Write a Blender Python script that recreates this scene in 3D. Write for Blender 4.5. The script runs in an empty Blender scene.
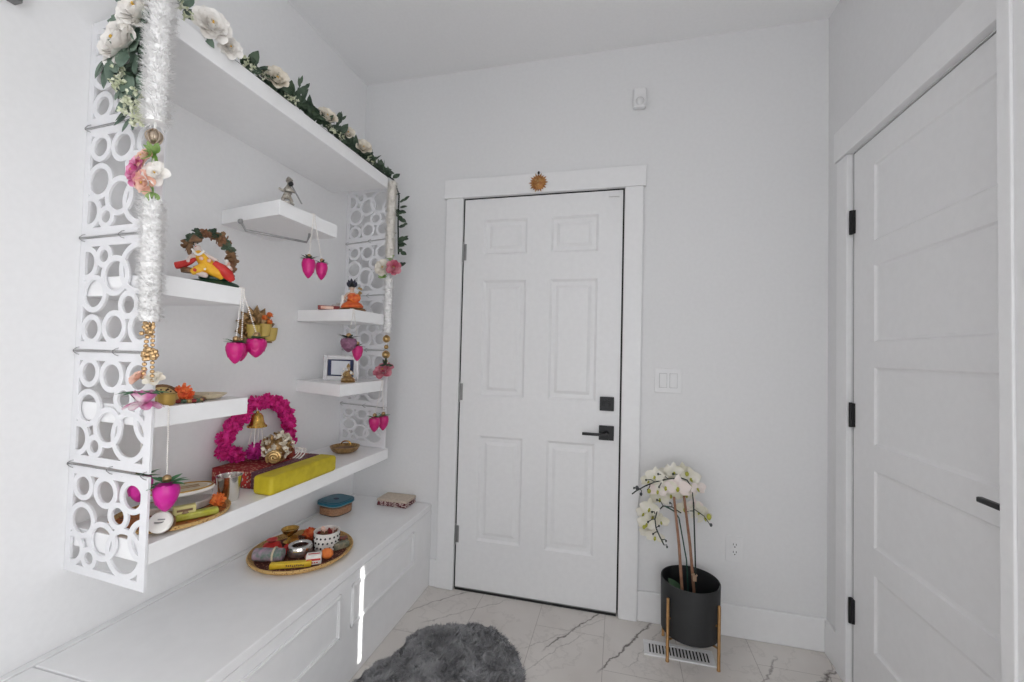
import bpy, math, random
from mathutils import Vector as V, Matrix, Euler, noise
random.seed(7)
PI = math.pi
sc = bpy.context.scene
COL = sc.collection

# ------------------------------------------------------------------ camera
F_PX = 426.66
cam_d = bpy.data.cameras.new('camera'); cam = bpy.data.objects.new('camera', cam_d); COL.objects.link(cam)
cam_d.sensor_width = 36; cam_d.lens = F_PX / 1024 * 36; cam_d.clip_start = .02
yaw, pitch, roll = -.2466, .0280, .0244
fw = V((math.sin(yaw) * math.cos(pitch), math.cos(yaw) * math.cos(pitch), math.sin(pitch)))
rt = V((math.cos(yaw), -math.sin(yaw), 0)); up = rt.cross(fw)
r2 = rt * math.cos(roll) + up * math.sin(roll); u2 = -rt * math.sin(roll) + up * math.cos(roll)
m3 = Matrix((r2, u2, -fw)).transposed()
cam.matrix_world = Matrix.Translation((0, -2.1265, 1.2356)) @ m3.to_4x4()
sc.camera = cam
# ------------------------------------------------------------------ world, sun, assumed daylight lamps, exposure
sc.view_settings.view_transform = 'Standard'; sc.view_settings.look = 'None'
sc.view_settings.gamma = 1; sc.view_settings.use_curve_mapping = False
sc.view_settings.exposure = 0.0
w = bpy.data.worlds.new('sky'); sc.world = w; w.use_nodes = True
w.node_tree.nodes['Background'].inputs[0].default_value = (.80, .90, 1, 1)
w.node_tree.nodes['Background'].inputs[1].default_value = .8
try:
    sc.cycles.use_denoising = True
    sc.cycles.max_bounces = 12; sc.cycles.diffuse_bounces = 8
except Exception: pass
def area(name, loc, target, sx, sy, power, col=(1, 1, 1), spread=180):
    l = bpy.data.lights.new(name, 'AREA'); l.shape = 'RECTANGLE'; l.size = sx; l.size_y = sy; l.energy = power; l.color = col
    o = bpy.data.objects.new(name, l); COL.objects.link(o); o.location = loc; l.spread = math.radians(spread)
    o.rotation_euler = (V(target) - V(loc)).to_track_quat('-Z', 'Y').to_euler(); return o
area('assumed_rear_daylight', (.12, -3.42, 1.20), (-.85, 0, .75), 1.0, 2.0, 15.5, (.985, .988, 1))  # assumed daylight from behind, lamp just inside the assumed rear window
area('assumed_side_daylight', (.86, -2.40, 1.22), (-1.43, -1.90, 1.30), .8, 1.9, 11.5, (.985, .988, 1), 100)  # assumed daylight from the right; lamp before a solid wall, no window built
area('added_overhead_fill', (-.2, -2.75, 2.70), (-.2, -2.75, 0), .5, .5, 3, (1, .985, .96))  # overhead fill lamp added to brighten the room, no known fixture
sun_d = bpy.data.lights.new('sun', 'SUN'); sun_d.energy = 9; sun_d.angle = .006; sun_d.color = (1, .98, .95)
sun = bpy.data.objects.new('sun', sun_d); COL.objects.link(sun)
SUN = V((-1, .684, -.55)); sun.rotation_euler = SUN.to_track_quat('-Z', 'Y').to_euler()

# ------------------------------------------------------------------ materials
def mat(name, col, rough=.5, metal=0., var=.06, vscale=30., bump=0., col2=None, sub=0., trans=0., coat=0., alpha=None):
    m = bpy.data.materials.new(name); m.use_nodes = True
    nt = m.node_tree; b = nt.nodes['Principled BSDF']
    b.inputs['Roughness'].default_value = rough; b.inputs['Metallic'].default_value = metal
    if coat: b.inputs['Coat Weight'].default_value = coat
    if trans: b.inputs['Transmission Weight'].default_value = trans
    if sub:
        b.inputs['Subsurface Weight'].default_value = sub; b.inputs['Subsurface Radius'].default_value = (.01, .008, .006)
    tc = nt.nodes.new('ShaderNodeTexCoord'); n = nt.nodes.new('ShaderNodeTexNoise'); n.inputs['Scale'].default_value = vscale
    nt.links.new(tc.outputs['Object'], n.inputs['Vector'])
    rp = nt.nodes.new('ShaderNodeValToRGB')
    a = [max(0, c * (1 - var)) for c in col]; c2 = [min(1, c * (1 + var)) for c in (col2 or col)]
    if col2: a = list(col); c2 = list(col2)
    rp.color_ramp.elements[0].position = .35; rp.color_ramp.elements[1].position = .65
    rp.color_ramp.elements[0].color = (*a, 1); rp.color_ramp.elements[1].color = (*c2, 1)
    nt.links.new(n.outputs['Fac'], rp.inputs[0]); nt.links.new(rp.outputs[0], b.inputs['Base Color'])
    if bump:
        bp = nt.nodes.new('ShaderNodeBump'); bp.inputs['Strength'].default_value = bump; bp.inputs['Distance'].default_value = .004
        nt.links.new(n.outputs['Fac'], bp.inputs['Height']); nt.links.new(bp.outputs[0], b.inputs['Normal'])
    return m
def nodes(m): return m.node_tree, m.node_tree.nodes, m.node_tree.links
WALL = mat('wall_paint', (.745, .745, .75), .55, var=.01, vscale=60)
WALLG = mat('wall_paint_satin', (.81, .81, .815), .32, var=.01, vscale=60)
CEIL = mat('ceiling_paint', (.84, .84, .845), .8, var=.01, vscale=80)
TRIM = mat('trim_paint', (.80, .80, .805), .35, var=.01, vscale=40)
DOORM = mat('door_paint', (.80, .80, .805), .38, var=.012, vscale=40)
CLOSET = mat('closet_door_paint', (.80, .80, .805), .42, var=.01, vscale=40)
SHELF = mat('white_lacquer', (.88, .88, .885), .28, var=.01, vscale=30)
SCREEN = mat('white_acrylic_board', (.79, .79, .81), .35, var=.01, vscale=40)
BENCH = mat('bench_paint', (.85, .85, .855), .25, var=.012, vscale=20)
BLACK = mat('black_metal', (.012, .012, .013), .4, .3)
STEELG = mat('grey_metal', (.34, .34, .34), .35, .8)
STEEL = mat('stainless_steel', (.78, .76, .73), .16, 1., var=.03)
DARK = mat('dark_gap', (.02, .02, .02), .8)
PLASTIC = mat('white_plastic', (.76, .76, .765), .3, var=.01)
GOLD = mat('gold', (.52, .35, .15), .32, .85, var=.15, vscale=120)
GOLDP = mat('gold_beads', (.45, .30, .15), .30, .8, var=.15, vscale=200)
BRASS = mat('brass', (.55, .33, .08), .25, .9, var=.15, vscale=60)
BRASSD = mat('dull_brass', (.36, .22, .09), .4, .6, var=.3, vscale=90)
LEGB = mat('brushed_brass_leg', (.34, .19, .075), .38, .7, var=.1, vscale=60)
POT = mat('black_matte_ceramic', (.017, .018, .019), .55, var=.1)
SOIL = mat('moss_dark', (.01, .01, .009), .95, bump=.5)
PEARL = mat('pearl_beads', (.84, .80, .76), .2, var=.05)
STRING = mat('white_thread', (.85, .84, .82), .6)
TINSEL = mat('white_tinsel', (.90, .895, .89), .35, var=.04, vscale=150)
TINSELC = mat('cream_tinsel', (.80, .77, .72), .45, var=.06, vscale=150)
LEAF = mat('eucalyptus_leaf', (.085, .135, .10), .6, col2=(.17, .235, .18), vscale=25)
LEAFD = mat('dark_leaf', (.025, .05, .03), .55, col2=(.075, .115, .07), vscale=30)
LEAFG = mat('green_leaf', (.03, .15, .05), .5, col2=(.06, .24, .09), vscale=40)
LEAFL = mat('light_green_leaf', (.20, .36, .08), .5, col2=(.36, .50, .20), vscale=40)
ROSEW = mat('white_rose_petal', (.80, .77, .73), .6, col2=(.88, .86, .83), vscale=20)
ROSEC = mat('cream_rose_petal', (.72, .66, .56), .6, col2=(.80, .76, .68), vscale=20)
STAMEN = mat('yellow_stamen', (.68, .42, .06), .7)
FILL = mat('pale_green_filler_flower', (.58, .62, .42), .7, col2=(.76, .77, .64), vscale=90)
PINK = mat('pink_petal', (.60, .10, .28), .6, col2=(.80, .40, .58), vscale=35)
PINKW = mat('pink_white_petal', (.78, .70, .72), .6, col2=(.62, .16, .38), vscale=28)
PEACH = mat('peach_petal', (.74, .42, .32), .6, col2=(.80, .58, .48), vscale=30)
ROSEP = mat('rose_pink_petal', (.52, .10, .17), .6, col2=(.72, .33, .38), vscale=40)
MAG = mat('magenta_satin', (.46, .008, .13), .42, col2=(.56, .015, .18), vscale=60)
MAGB = mat('bright_magenta_satin', (.50, .004, .15), .42, col2=(.58, .006, .19), vscale=40)
MAGC = mat('hot_magenta_satin', (.58, .008, .30), .38, col2=(.52, .01, .25), vscale=60)
MAUVE = mat('mauve_satin', (.13, .04, .08), .5, col2=(.27, .12, .20), vscale=60)
POM = mat('hot_pink_paper', (.52, .005, .15), .7, col2=(.74, .03, .30), vscale=55)
YELLOW = mat('yellow_satin_cloth', (.46, .36, .008), .6, col2=(.56, .45, .015), vscale=25)
TEAL = mat('teal_plastic', (.005, .10, .16), .35, col2=(.008, .125, .19), vscale=10)
RED = mat('red_cloth', (.48, .015, .012), .5, col2=(.60, .04, .03), vscale=40)
REDD = mat('dark_red', (.22, .02, .02), .5)
ORANGE = mat('orange', (.72, .16, .03), .6, col2=(.80, .24, .05), vscale=80)
MARIG = mat('yellow_orange_cloth', (.75, .36, .01), .6, col2=(.80, .46, .03), vscale=50)
SKIN = mat('figurine_skin', (.62, .46, .36), .5)
WHITEC = mat('white_ceramic', (.82, .80, .76), .3)
BEIGE = mat('beige_card', (.58, .50, .36), .6, var=.1, vscale=50)
BROWN = mat('brown', (.14, .07, .03), .6, col2=(.24, .13, .06), vscale=60)
GREEND = mat('dark_green_enamel', (.012, .05, .025), .35)
PEWTER = mat('pewter', (.26, .23, .19), .4, .5, col2=(.50, .47, .42), vscale=120)
NAVY = mat('navy_card', (.02, .03, .085), .5)
PHOTO = mat('pale_print', (.62, .64, .69), .25, col2=(.72, .73, .76), vscale=12)
SILVER = mat('silver_frame', (.76, .76, .77), .25, .6, var=.04)
PURPLE = mat('iridescent_ribbon', (.10, .18, .14), .35, col2=(.42, .28, .36), vscale=45)
STAKE = mat('brown_stake', (.25, .12, .07), .6, col2=(.34, .18, .11), vscale=40)
STEMD = mat('dark_stem', (.012, .022, .016), .6)
STEMG = mat('green_wire_stem', (.012, .06, .04), .5)
ORCH = mat('orchid_petal', (.66, .63, .50), .6, col2=(.76, .73, .66), vscale=22, sub=.0)
ORCHP = mat('blush_orchid_petal', (.74, .64, .60), .6, col2=(.78, .71, .67), vscale=22)
BUDY = mat('yellow_green_bud', (.40, .40, .05), .5)
BUDD = mat('dark_bud', (.05, .055, .06), .5)
RICE = mat('orange_lentils', (.40, .17, .07), .6, col2=(.56, .30, .16), vscale=160)
FUR = mat('grey_fur', (.22, .22, .228), .9, col2=(.42, .42, .43), vscale=14)
CLOTHB = mat('beige_cloth', (.58, .49, .40), .8, var=.08, vscale=80)
CLEAR = mat('clear_plastic', (.86, .84, .80), .12, trans=.0, var=.02)
CLEAR.node_tree.nodes['Principled BSDF'].inputs['Transmission Weight'].default_value = .95
CLEAR.node_tree.nodes['Principled BSDF'].inputs['IOR'].default_value = 1.06
MAROON = mat('maroon_white_print', (.12, .012, .02), .7, col2=(.62, .50, .47), vscale=95)
for mm in (MAROON,):
    rp_ = [n for n in mm.node_tree.nodes if n.type == 'VALTORGB'][0]
    rp_.color_ramp.elements[0].position = .47; rp_.color_ramp.elements[1].position = .55
def floor_mat():
    m = bpy.data.materials.new('marble_tile'); m.use_nodes = True; nt, N, L = nodes(m); b = N['Principled BSDF']
    b.inputs['Roughness'].default_value = .22
    tc = N.new('ShaderNodeTexCoord'); sep = N.new('ShaderNodeSeparateXYZ'); L.new(tc.outputs['Object'], sep.inputs[0])
    def math_(op, a, c=None, clamp=False):
        n = N.new('ShaderNodeMath'); n.operation = op; n.use_clamp = clamp
        for i, x in enumerate((a, c)):
            if x is None: continue
            if isinstance(x, (int, float)): n.inputs[i].default_value = x
            else: L.new(x, n.inputs[i])
        return n.outputs[0]
    def nz(scale, detail=4, rough=.6):
        n = N.new('ShaderNodeTexNoise'); n.inputs['Scale'].default_value = scale; n.inputs['Detail'].default_value = detail
        n.inputs['Roughness'].default_value = rough; L.new(tc.outputs['Object'], n.inputs['Vector']); return n.outputs['Fac']
    X, Y = sep.outputs['X'], sep.outputs['Y']
    warp = math_('SUBTRACT', nz(5.5, 6, .65), .5); warp2 = math_('SUBTRACT', nz(17, 5, .6), .5); big = nz(2.3, 3)
    total = None
    def vein(p, q, wd, strength, amp=.10):
        nonlocal total
        d = (V(q) - V(p)); ln = d.length; d /= ln; nx, ny = -d.y, d.x
        dist = math_('ADD', math_('MULTIPLY', math_('SUBTRACT', X, p[0]), nx), math_('MULTIPLY', math_('SUBTRACT', Y, p[1]), ny))
        dist = math_('ADD', dist, math_('MULTIPLY', warp, amp)); dist = math_('ADD', dist, math_('MULTIPLY', warp2, amp * .3))
        al = math_('ADD', math_('MULTIPLY', math_('SUBTRACT', X, p[0]), d.x / ln), math_('MULTIPLY', math_('SUBTRACT', Y, p[1]), d.y / ln))
        mask = math_('MULTIPLY', math_('MULTIPLY', al, math_('SUBTRACT', 1.0, al)), 4.0, True)
        mask = math_('MINIMUM', math_('MULTIPLY', mask, 2.0), 1.0)
        line = math_('SUBTRACT', 1.0, math_('DIVIDE', math_('ABSOLUTE', dist), wd), True)
        v = math_('MULTIPLY', math_('MULTIPLY', line, mask), math_('MULTIPLY', strength, math_('ADD', .35, nz(24, 3))))
        total = v if total is None else math_('MAXIMUM', total, v)
    vein((-.05, .04), (-.30, -.34), .0065, 1.0); vein((.19, .02), (-.07, -.40), .0075, 1.1); vein((.235, 0), (.04, -.36), .004, .45)
    vein((.90, -.06), (.62, -.38), .011, 1.05, .12); vein((.66, -.08), (.46, -.42), .006, .7); vein((-.72, .02), (-1.0, -.30), .0055, .7)
    vein((-.02, -.02), (-.40, -.36), .004, .45); vein((-.50, 0), (-.86, -.32), .004, .5); vein((.86, -.02), (.70, -.60), .006, .6)
    vein((-.2, -.5), (-.6, -1.1), .007, .9); vein((.4, -.7), (0, -1.4), .008, 1.); vein((.1, -.9), (-.2, -1.7), .006, .8); vein((-.12, -.16), (-.36, -.48), .004, .5)
    soft = math_('SUBTRACT', 1.0, math_('DIVIDE', math_('ABSOLUTE', math_('SUBTRACT', nz(3.6, 8, .62), .5)), .016), True)
    total = math_('MAXIMUM', total, math_('MULTIPLY', soft, .12))
    def grout(coord, off, per, wd):
        f = math_('FRACT', math_('DIVIDE', math_('ADD', coord, off), per)); f = math_('MULTIPLY', math_('MINIMUM', f, math_('SUBTRACT', 1.0, f)), per)
        return math_('LESS_THAN', f, wd)
    g = grout(X, .347 + 3.03, .303, .0011)
    row = math_('FLOOR', math_('DIVIDE', math_('ADD', X, .347 + 3.03), .303))
    g2 = grout(math_('ADD', Y, math_('MULTIPLY', row, .2)), 6.05, .606, .0011)
    gg = math_('MAXIMUM', g, math_('MULTIPLY', g2, .9))
    base = N.new('ShaderNodeValToRGB'); base.color_ramp.elements[0].color = (.60, .562, .53, 1); base.color_ramp.elements[1].color = (.72, .685, .65, 1)
    base.color_ramp.elements[0].position = .3; base.color_ramp.elements[1].position = .7; L.new(big, base.inputs[0])
    mx = N.new('ShaderNodeMix'); mx.data_type = 'RGBA'; L.new(total, mx.inputs[0]); L.new(base.outputs[0], mx.inputs[6]); mx.inputs[7].default_value = (.07, .055, .05, 1)
    mx2 = N.new('ShaderNodeMix'); mx2.data_type = 'RGBA'; L.new(math_('MULTIPLY', gg, .55), mx2.inputs[0]); L.new(mx.outputs[2], mx2.inputs[6]); mx2.inputs[7].default_value = (.20, .16, .15, 1)
    L.new(mx2.outputs[2], b.inputs['Base Color']); return m
FLOOR = floor_mat()
def voro_mat(name, ca, cb, scale, thr=.25, rough=.7, metric='F1'):
    """spots of colour cb on ca"""
    m = bpy.data.materials.new(name); m.use_nodes = True; nt, N, L = nodes(m); b = N['Principled BSDF']; b.inputs['Roughness'].default_value = rough
    tc = N.new('ShaderNodeTexCoord'); v = N.new('ShaderNodeTexVoronoi'); v.inputs['Scale'].default_value = scale
    L.new(tc.outputs['Object'], v.inputs['Vector']); r = N.new('ShaderNodeValToRGB'); r.color_ramp.interpolation = 'CONSTANT'
    r.color_ramp.elements[0].color = (*cb, 1); r.color_ramp.elements[1].color = (*ca, 1); r.color_ramp.elements[1].position = thr
    L.new(v.outputs['Distance'], r.inputs[0]); L.new(r.outputs[0], b.inputs['Base Color']); return m
BROCADE = voro_mat('red_brocade', (.28, .014, .018), (.50, .24, .16), 85, .36)
BROCADE2 = voro_mat('maroon_border', (.10, .03, .05), (.30, .17, .16), 130, .3)
WICKER = voro_mat('woven_gold_rim', (.52, .33, .12), (.22, .09, .03), 130, .28)
TRAYIN = voro_mat('brown_tray_pattern', (.085, .02, .014), (.36, .17, .10), 95, .3)
TRAYOR = voro_mat('orange_tray_pattern', (.40, .12, .02), (.13, .05, .02), 60, .33)
LEOP = voro_mat('leopard_print', (.58, .42, .18), (.05, .02, .02), 110, .33)
MULTI = mat('mixed_colours', (.34, .04, .03), .5, col2=(.10, .16, .10), vscale=130)

# ------------------------------------------------------------------ mesh kit
class MB:
    def __init__(s): s.v = []; s.f = []; s.m = []
    def add(s, vs, fs, mi=0):
        o = len(s.v); s.v += [V(p) for p in vs]; s.f += [tuple(i + o for i in f) for f in fs]; s.m += [mi] * len(fs); return s
    def box(s, x0, x1, y0, y1, z0, z1, mi=0):
        x0, x1 = sorted((x0, x1)); y0, y1 = sorted((y0, y1)); z0, z1 = sorted((z0, z1))
        vs = [(x0, y0, z0), (x1, y0, z0), (x1, y1, z0), (x0, y1, z0), (x0, y0, z1), (x1, y0, z1), (x1, y1, z1), (x0, y1, z1)]
        return s.add(vs, [(0, 3, 2, 1), (4, 5, 6, 7), (0, 1, 5, 4), (1, 2, 6, 5), (2, 3, 7, 6), (3, 0, 4, 7)], mi)
    def obox(s, c, h, rot=None, mi=0):
        R = rot or Matrix.Identity(3); vs = []
        for z in (-1, 1):
            for x, y in ((-1, -1), (1, -1), (1, 1), (-1, 1)): vs.append(V(c) + R @ V((x * h[0], y * h[1], z * h[2])))
        return s.add(vs, [(0, 3, 2, 1), (4, 5, 6, 7), (0, 1, 5, 4), (1, 2, 6, 5), (2, 3, 7, 6), (3, 0, 4, 7)], mi)
    def rbox(s, c, h, r, rot=None, mi=0, seg=5):
        """box rounded in plan (local xy)"""
        pts = []
        for sx, sy, a0 in ((1, 1, 0), (-1, 1, PI / 2), (-1, -1, PI), (1, -1, 1.5 * PI)):
            for i in range(seg + 1):
                a = a0 + PI / 2 * i / seg; pts.append((sx * (h[0] - r) + r * math.cos(a), sy * (h[1] - r) + r * math.sin(a)))
        return s.prism(pts, c, -h[2], h[2], rot, mi)
    def prism(s, pts, c, z0, z1, rot=None, mi=0, taper=1.):
        R = rot or Matrix.Identity(3); n = len(pts); c = V(c)
        vs = [c + R @ V((x * taper, y * taper, z0)) for x, y in pts] + [c + R @ V((x, y, z1)) for x, y in pts]
        return s.add(vs, [tuple(range(n))[::-1], tuple(range(n, 2 * n))] + [(i, (i + 1) % n, n + (i + 1) % n, n + i) for i in range(n)], mi)
    def lathe(s, c, prof, n=24, rot=None, mi=0, sx=1., sy=1., cap=True):
        R = rot or Matrix.Identity(3); c = V(c); vs = []; fs = []
        for r, z in prof:
            for i in range(n):
                a = 2 * PI * i / n; vs.append(c + R @ V((r * sx * math.cos(a), r * sy * math.sin(a), z)))
        for k in range(len(prof) - 1):
            for i in range(n):
                j = (i + 1) % n; fs.append((k * n + i, k * n + j, (k + 1) * n + j, (k + 1) * n + i))
        if cap:
            if prof[0][0] > 1e-5: fs.append(tuple(range(n))[::-1])
            if prof[-1][0] > 1e-5: fs.append(tuple((len(prof) - 1) * n + i for i in range(n)))
        return s.add(vs, fs, mi)
    def ball(s, c, r, n=10, mi=0, rot=None):
        if isinstance(r, (int, float)): r = (r, r, r)
        h = max(4, n * 2 // 3); prof = [(max(1e-6, math.sin(PI * k / h)), -math.cos(PI * k / h)) for k in range(h + 1)]
        R = (rot or Matrix.Identity(3)) @ Matrix.Diagonal(V(r)); return s.lathe(c, prof, n, R, mi, cap=False)
    def tube(s, pts, r, n=8, mi=0, closed=False):
        pts = [V(p) for p in pts]; k = len(pts); rs = r if isinstance(r, (list, tuple)) else [r] * k
        vs = []; fs = []; nrm = None
        for i, p in enumerate(pts):
            if closed: t = pts[(i + 1) % k] - pts[i - 1]
            else: t = pts[min(i + 1, k - 1)] - pts[max(i - 1, 0)]
            t = t.normalized() if t.length > 1e-9 else V((0, 0, 1))
            if nrm is None:
                a = V((0, 0, 1)) if abs(t.z) < .9 else V((1, 0, 0)); nrm = t.cross(a).normalized()
            else:
                nrm = (nrm - t * nrm.dot(t)); nrm = nrm.normalized() if nrm.length > 1e-6 else t.orthogonal().normalized()
            b = t.cross(nrm)
            for j in range(n):
                a = 2 * PI * j / n; vs.append(p + (nrm * math.cos(a) + b * math.sin(a)) * rs[i])
        for i in range(k if closed else k - 1):
            for j in range(n):
                a, b_ = i * n + j, i * n + (j + 1) % n; c, d = ((i + 1) % k) * n + (j + 1) % n, ((i + 1) % k) * n + j; fs.append((a, b_, c, d))
        if not closed: fs += [tuple(range(n))[::-1], tuple((k - 1) * n + j for j in range(n))]
        return s.add(vs, fs, mi)
    def leaf(s, base, d, nrm, L, W, curl=0., cup=0., shape='leaf', nu=5, nv=4, mi=0):
        d = V(d).normalized(); nrm = V(nrm); nrm = nrm - d * nrm.dot(d)
        nrm = nrm.normalized() if nrm.length > 1e-5 else d.orthogonal().normalized(); sd = d.cross(nrm); base = V(base); vs = []; fs = []
        for i in range(nu + 1):
            t = i / nu
            if shape == 'leaf': wd = math.sin(PI * min(1, t ** .85 * .97 + .02)) ** .8
            elif shape == 'petal': wd = math.sin(PI * (.10 + .68 * t)) ** .8 * (1 if t < .9 else .82)
            else: wd = (1 - t * .9)
            for j in range(nv + 1):
                q = (j / nv - .5) * 2
                vs.append(base + d * (L * (t - curl * .25 * t * t)) + sd * (q * wd * W / 2) + nrm * (curl * L * t * t * .6 + cup * W * q * q * wd * .5))
        for i in range(nu):
            for j in range(nv):
                a = i * (nv + 1) + j; fs.append((a, a + 1, a + nv + 2, a + nv + 1))
        return s.add(vs, fs, mi)
    def build(s, name, mats, parent=None, bevel=0., label=None, smooth=True, kind=None, ang=40, loc=None):
        me = bpy.data.meshes.new(name)
        off = V(parent['_o']) if parent is not None and '_o' in parent.keys() else V((0, 0, 0))
        if loc is not None: off = V(loc)
        me.from_pydata([tuple(p - off) for p in s.v], [], s.f)
        if not isinstance(mats, (list, tuple)): mats = [mats]
        for m in mats: me.materials.append(m)
        me.polygons.foreach_set('material_index', s.m)
        if smooth:
            me.shade_smooth()
            try: me.set_sharp_from_angle(angle=math.radians(ang))
            except Exception: pass
        me.validate(); me.update()
        o = bpy.data.objects.new(name, me); COL.objects.link(o)
        if loc is not None: o.location = loc
        if parent is not None:
            o.parent = parent
            if '_o' in parent.keys(): o['_o'] = tuple(off)
        else: o['_o'] = tuple(off)
        if bevel:
            b = o.modifiers.new('bevel', 'BEVEL'); b.width = bevel; b.segments = 2; b.limit_method = 'ANGLE'; b.angle_limit = math.radians(50)
        if label: o['label'] = label
        if kind: o['kind'] = kind
        return o
def thing(name, label, cat, loc, group=None):
    o = bpy.data.objects.new(name, None); COL.objects.link(o); o.location = loc; o['_o'] = tuple(loc)
    o['label'] = label; o['category'] = cat; o.empty_display_size = .05
    if group: o['group'] = group
    return o
def tag(o, label, cat, group=None):
    o['label'] = label; o['category'] = cat
    if group: o['group'] = group
    return o
def struct(o, label=None, cat='structure'):
    o['kind'] = 'structure'; o['category'] = cat
    if label: o['label'] = label
    return o
def skin(name, m, parent, joints, edges, radii):
    """one continuous body grown around a skeleton"""
    off = V(parent['_o']); me = bpy.data.meshes.new(name); ks = list(joints)
    me.from_pydata([tuple(V(joints[k]) - off) for k in ks], [(ks.index(a), ks.index(b)) for a, b in edges], [])
    me.materials.append(m); o = bpy.data.objects.new(name, me); COL.objects.link(o); o.parent = parent
    o['_o'] = tuple(off)
    md = o.modifiers.new('skin', 'SKIN'); md.use_smooth_shade = True; sv = me.skin_vertices[0].data
    for i, k in enumerate(ks): sv[i].radius = (radii[k], radii[k])
    sv[0].use_root = True
    sb = o.modifiers.new('smooth', 'SUBSURF'); sb.levels = 1; sb.render_levels = 2
    return o
def rotz(a): return Matrix.Rotation(a, 3, 'Z')
def align(d): return V(d).to_track_quat('Z', 'Y').to_matrix()
def rnd(a, b): return random.uniform(a, b)
def rdir(): 
    while True:
        v = V((rnd(-1, 1), rnd(-1, 1), rnd(-1, 1)))
        if .1 < v.length < 1: return v.normalized()
def rose(c, axis, R, n_rings=4, mb=None, mi=0, mc=1, open_=1.):
    mb = mb or MB(); M = align(axis); c = V(c)
    for k in range(n_rings):
        u = k / max(1, n_rings - 1); n = 3 + k; tilt = (.25 + 1.0 * u) * open_; rr = R * (.10 + .22 * u); L = R * (.55 + .42 * u)
        for i in range(n):
            a = 2 * PI * (i + .5 * (k % 2)) / n + rnd(-.12, .12); rad = V((math.cos(a), math.sin(a), 0)); t = tilt + rnd(-.1, .1)
            d = rad * math.sin(t) + V((0, 0, math.cos(t))); nr = -rad * math.cos(t) + V((0, 0, math.sin(t)))
            b = rad * rr + V((0, 0, -.28 * R + .10 * R * (1 - u)))
            mb.leaf(c + M @ b, M @ d, M @ nr, L, R * (.75 + .42 * u), .18 - .38 * u, .55, 'petal', 5, 4, mi)
    for i in range(7):
        mb.ball(c + M @ V((rnd(-.08, .08) * R, rnd(-.08, .08) * R, R * rnd(.22, .36))), R * .055, 5, mc)
    return mb
def pompom(c, R, mb, n=70, mi=0):
    c = V(c); mb.ball(c, R * .72, 10, mi)
    for i in range(n):
        d = rdir(); mb.leaf(c + d * R * .5, d + rdir() * .35, rdir(), R * rnd(.42, .62), R * .42, rnd(-.5, .5), .5, 'petal', 2, 2, mi)
    return mb
def tinsel(p0, p1, r, n, mb=None, mi=0):
    mb = mb or MB(); p0, p1 = V(p0), V(p1); ax = (p1 - p0); L = ax.length; ax.normalize(); o1 = ax.orthogonal().normalized(); o2 = ax.cross(o1)
    k = 40; mb.tube([p0 + ax * L * i / k for i in range(k + 1)], [r * (.62 + .10 * (i % 2)) for i in range(k + 1)], 10, mi)
    for i in range(n):
        t = rnd(0, 1); a = rnd(0, 2 * PI); d = o1 * math.cos(a) + o2 * math.sin(a)
        mb.leaf(p0 + ax * (t * L) + d * r * .42, d + ax * rnd(-.6, .6), ax, r * rnd(.50, .86), r * .21, rnd(-.3, .3), .2, 'spike', 2, 1, mi)
    return mb

# ------------------------------------------------------------------ room shell
W, BX, F, RX, H = -1.432, -.953, -1.12, .877, 2.752
REAR = -3.5
m = MB(); m.box(W - .02, RX + .35, REAR - .02, .15, -.05, 0); struct(m.build('floor', FLOOR, smooth=False), 'pale marble tile floor with dark veins', 'floor')
m = MB(); m.box(W - .02, RX + .35, REAR - .02, .15, H, H + .03); struct(m.build('ceiling', CEIL, smooth=False), 'plain white ceiling', 'ceiling')
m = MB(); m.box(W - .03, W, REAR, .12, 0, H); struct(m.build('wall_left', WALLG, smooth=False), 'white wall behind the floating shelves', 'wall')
DX0, DX1, DZ = -.8104, .006, 2.045
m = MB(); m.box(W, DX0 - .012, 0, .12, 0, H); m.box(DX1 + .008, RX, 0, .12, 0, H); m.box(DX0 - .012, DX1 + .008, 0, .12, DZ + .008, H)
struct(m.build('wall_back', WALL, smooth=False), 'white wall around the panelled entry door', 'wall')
D2A, D2B = -.209, -.971
SY0, SY1, SZ0, SZ1 = -1.918, -1.872, 1.035, 1.415
m = MB(); m.box(RX, RX + .02, D2A + .008, .12, 0, H); m.box(RX, RX + .02, D2B, D2A + .008, DZ + .005, H); m.box(RX, RX + .02, SY1, D2B, 0, H)
m.box(RX, RX + .02, REAR, SY0, 0, H); m.box(RX, RX + .02, SY0, SY1, 0, SZ0); m.box(RX, RX + .02, SY0, SY1, SZ1, H)
m.box(RX + .07, RX + .09, D2B - .05, D2A + .05, 0, DZ + .05)
struct(m.build('wall_right', WALL, smooth=False), 'white wall around the closet door', 'wall')
m = MB(); wx0, wx1, wz0, wz1 = -.43, .67, .15, 2.25
m.box(W, wx0, REAR - .1, REAR, 0, H); m.box(wx1, RX, REAR - .1, REAR, 0, H); m.box(wx0, wx1, REAR - .1, REAR, 0, wz0); m.box(wx0, wx1, REAR - .1, REAR, wz1, H)
struct(m.build('wall_front', WALL, smooth=False), 'white wall with the assumed window behind the viewer', 'wall')  # opening left for the assumed rear window
m = MB(); t = .05
m.box(wx0, wx0 + t, REAR - .08, REAR, wz0, wz1); m.box(wx1 - t, wx1, REAR - .08, REAR, wz0, wz1); m.box(wx0, wx1, REAR - .08, REAR, wz0, wz0 + t); m.box(wx0, wx1, REAR - .08, REAR, wz1 - t, wz1)
struct(m.build('assumed_window_1', TRIM, bevel=.003, smooth=False), 'assumed white framed window behind the viewer', 'window')  # unseen window frame, assumed as the source of the rear daylight
m = MB(); m.box(RX + .02, RX + .035, SY0 - .05, SY0, SZ0 - .05, SZ1 + .05); m.box(RX + .02, RX + .035, SY1, SY1 + .05, SZ0 - .05, SZ1 + .05)
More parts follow.
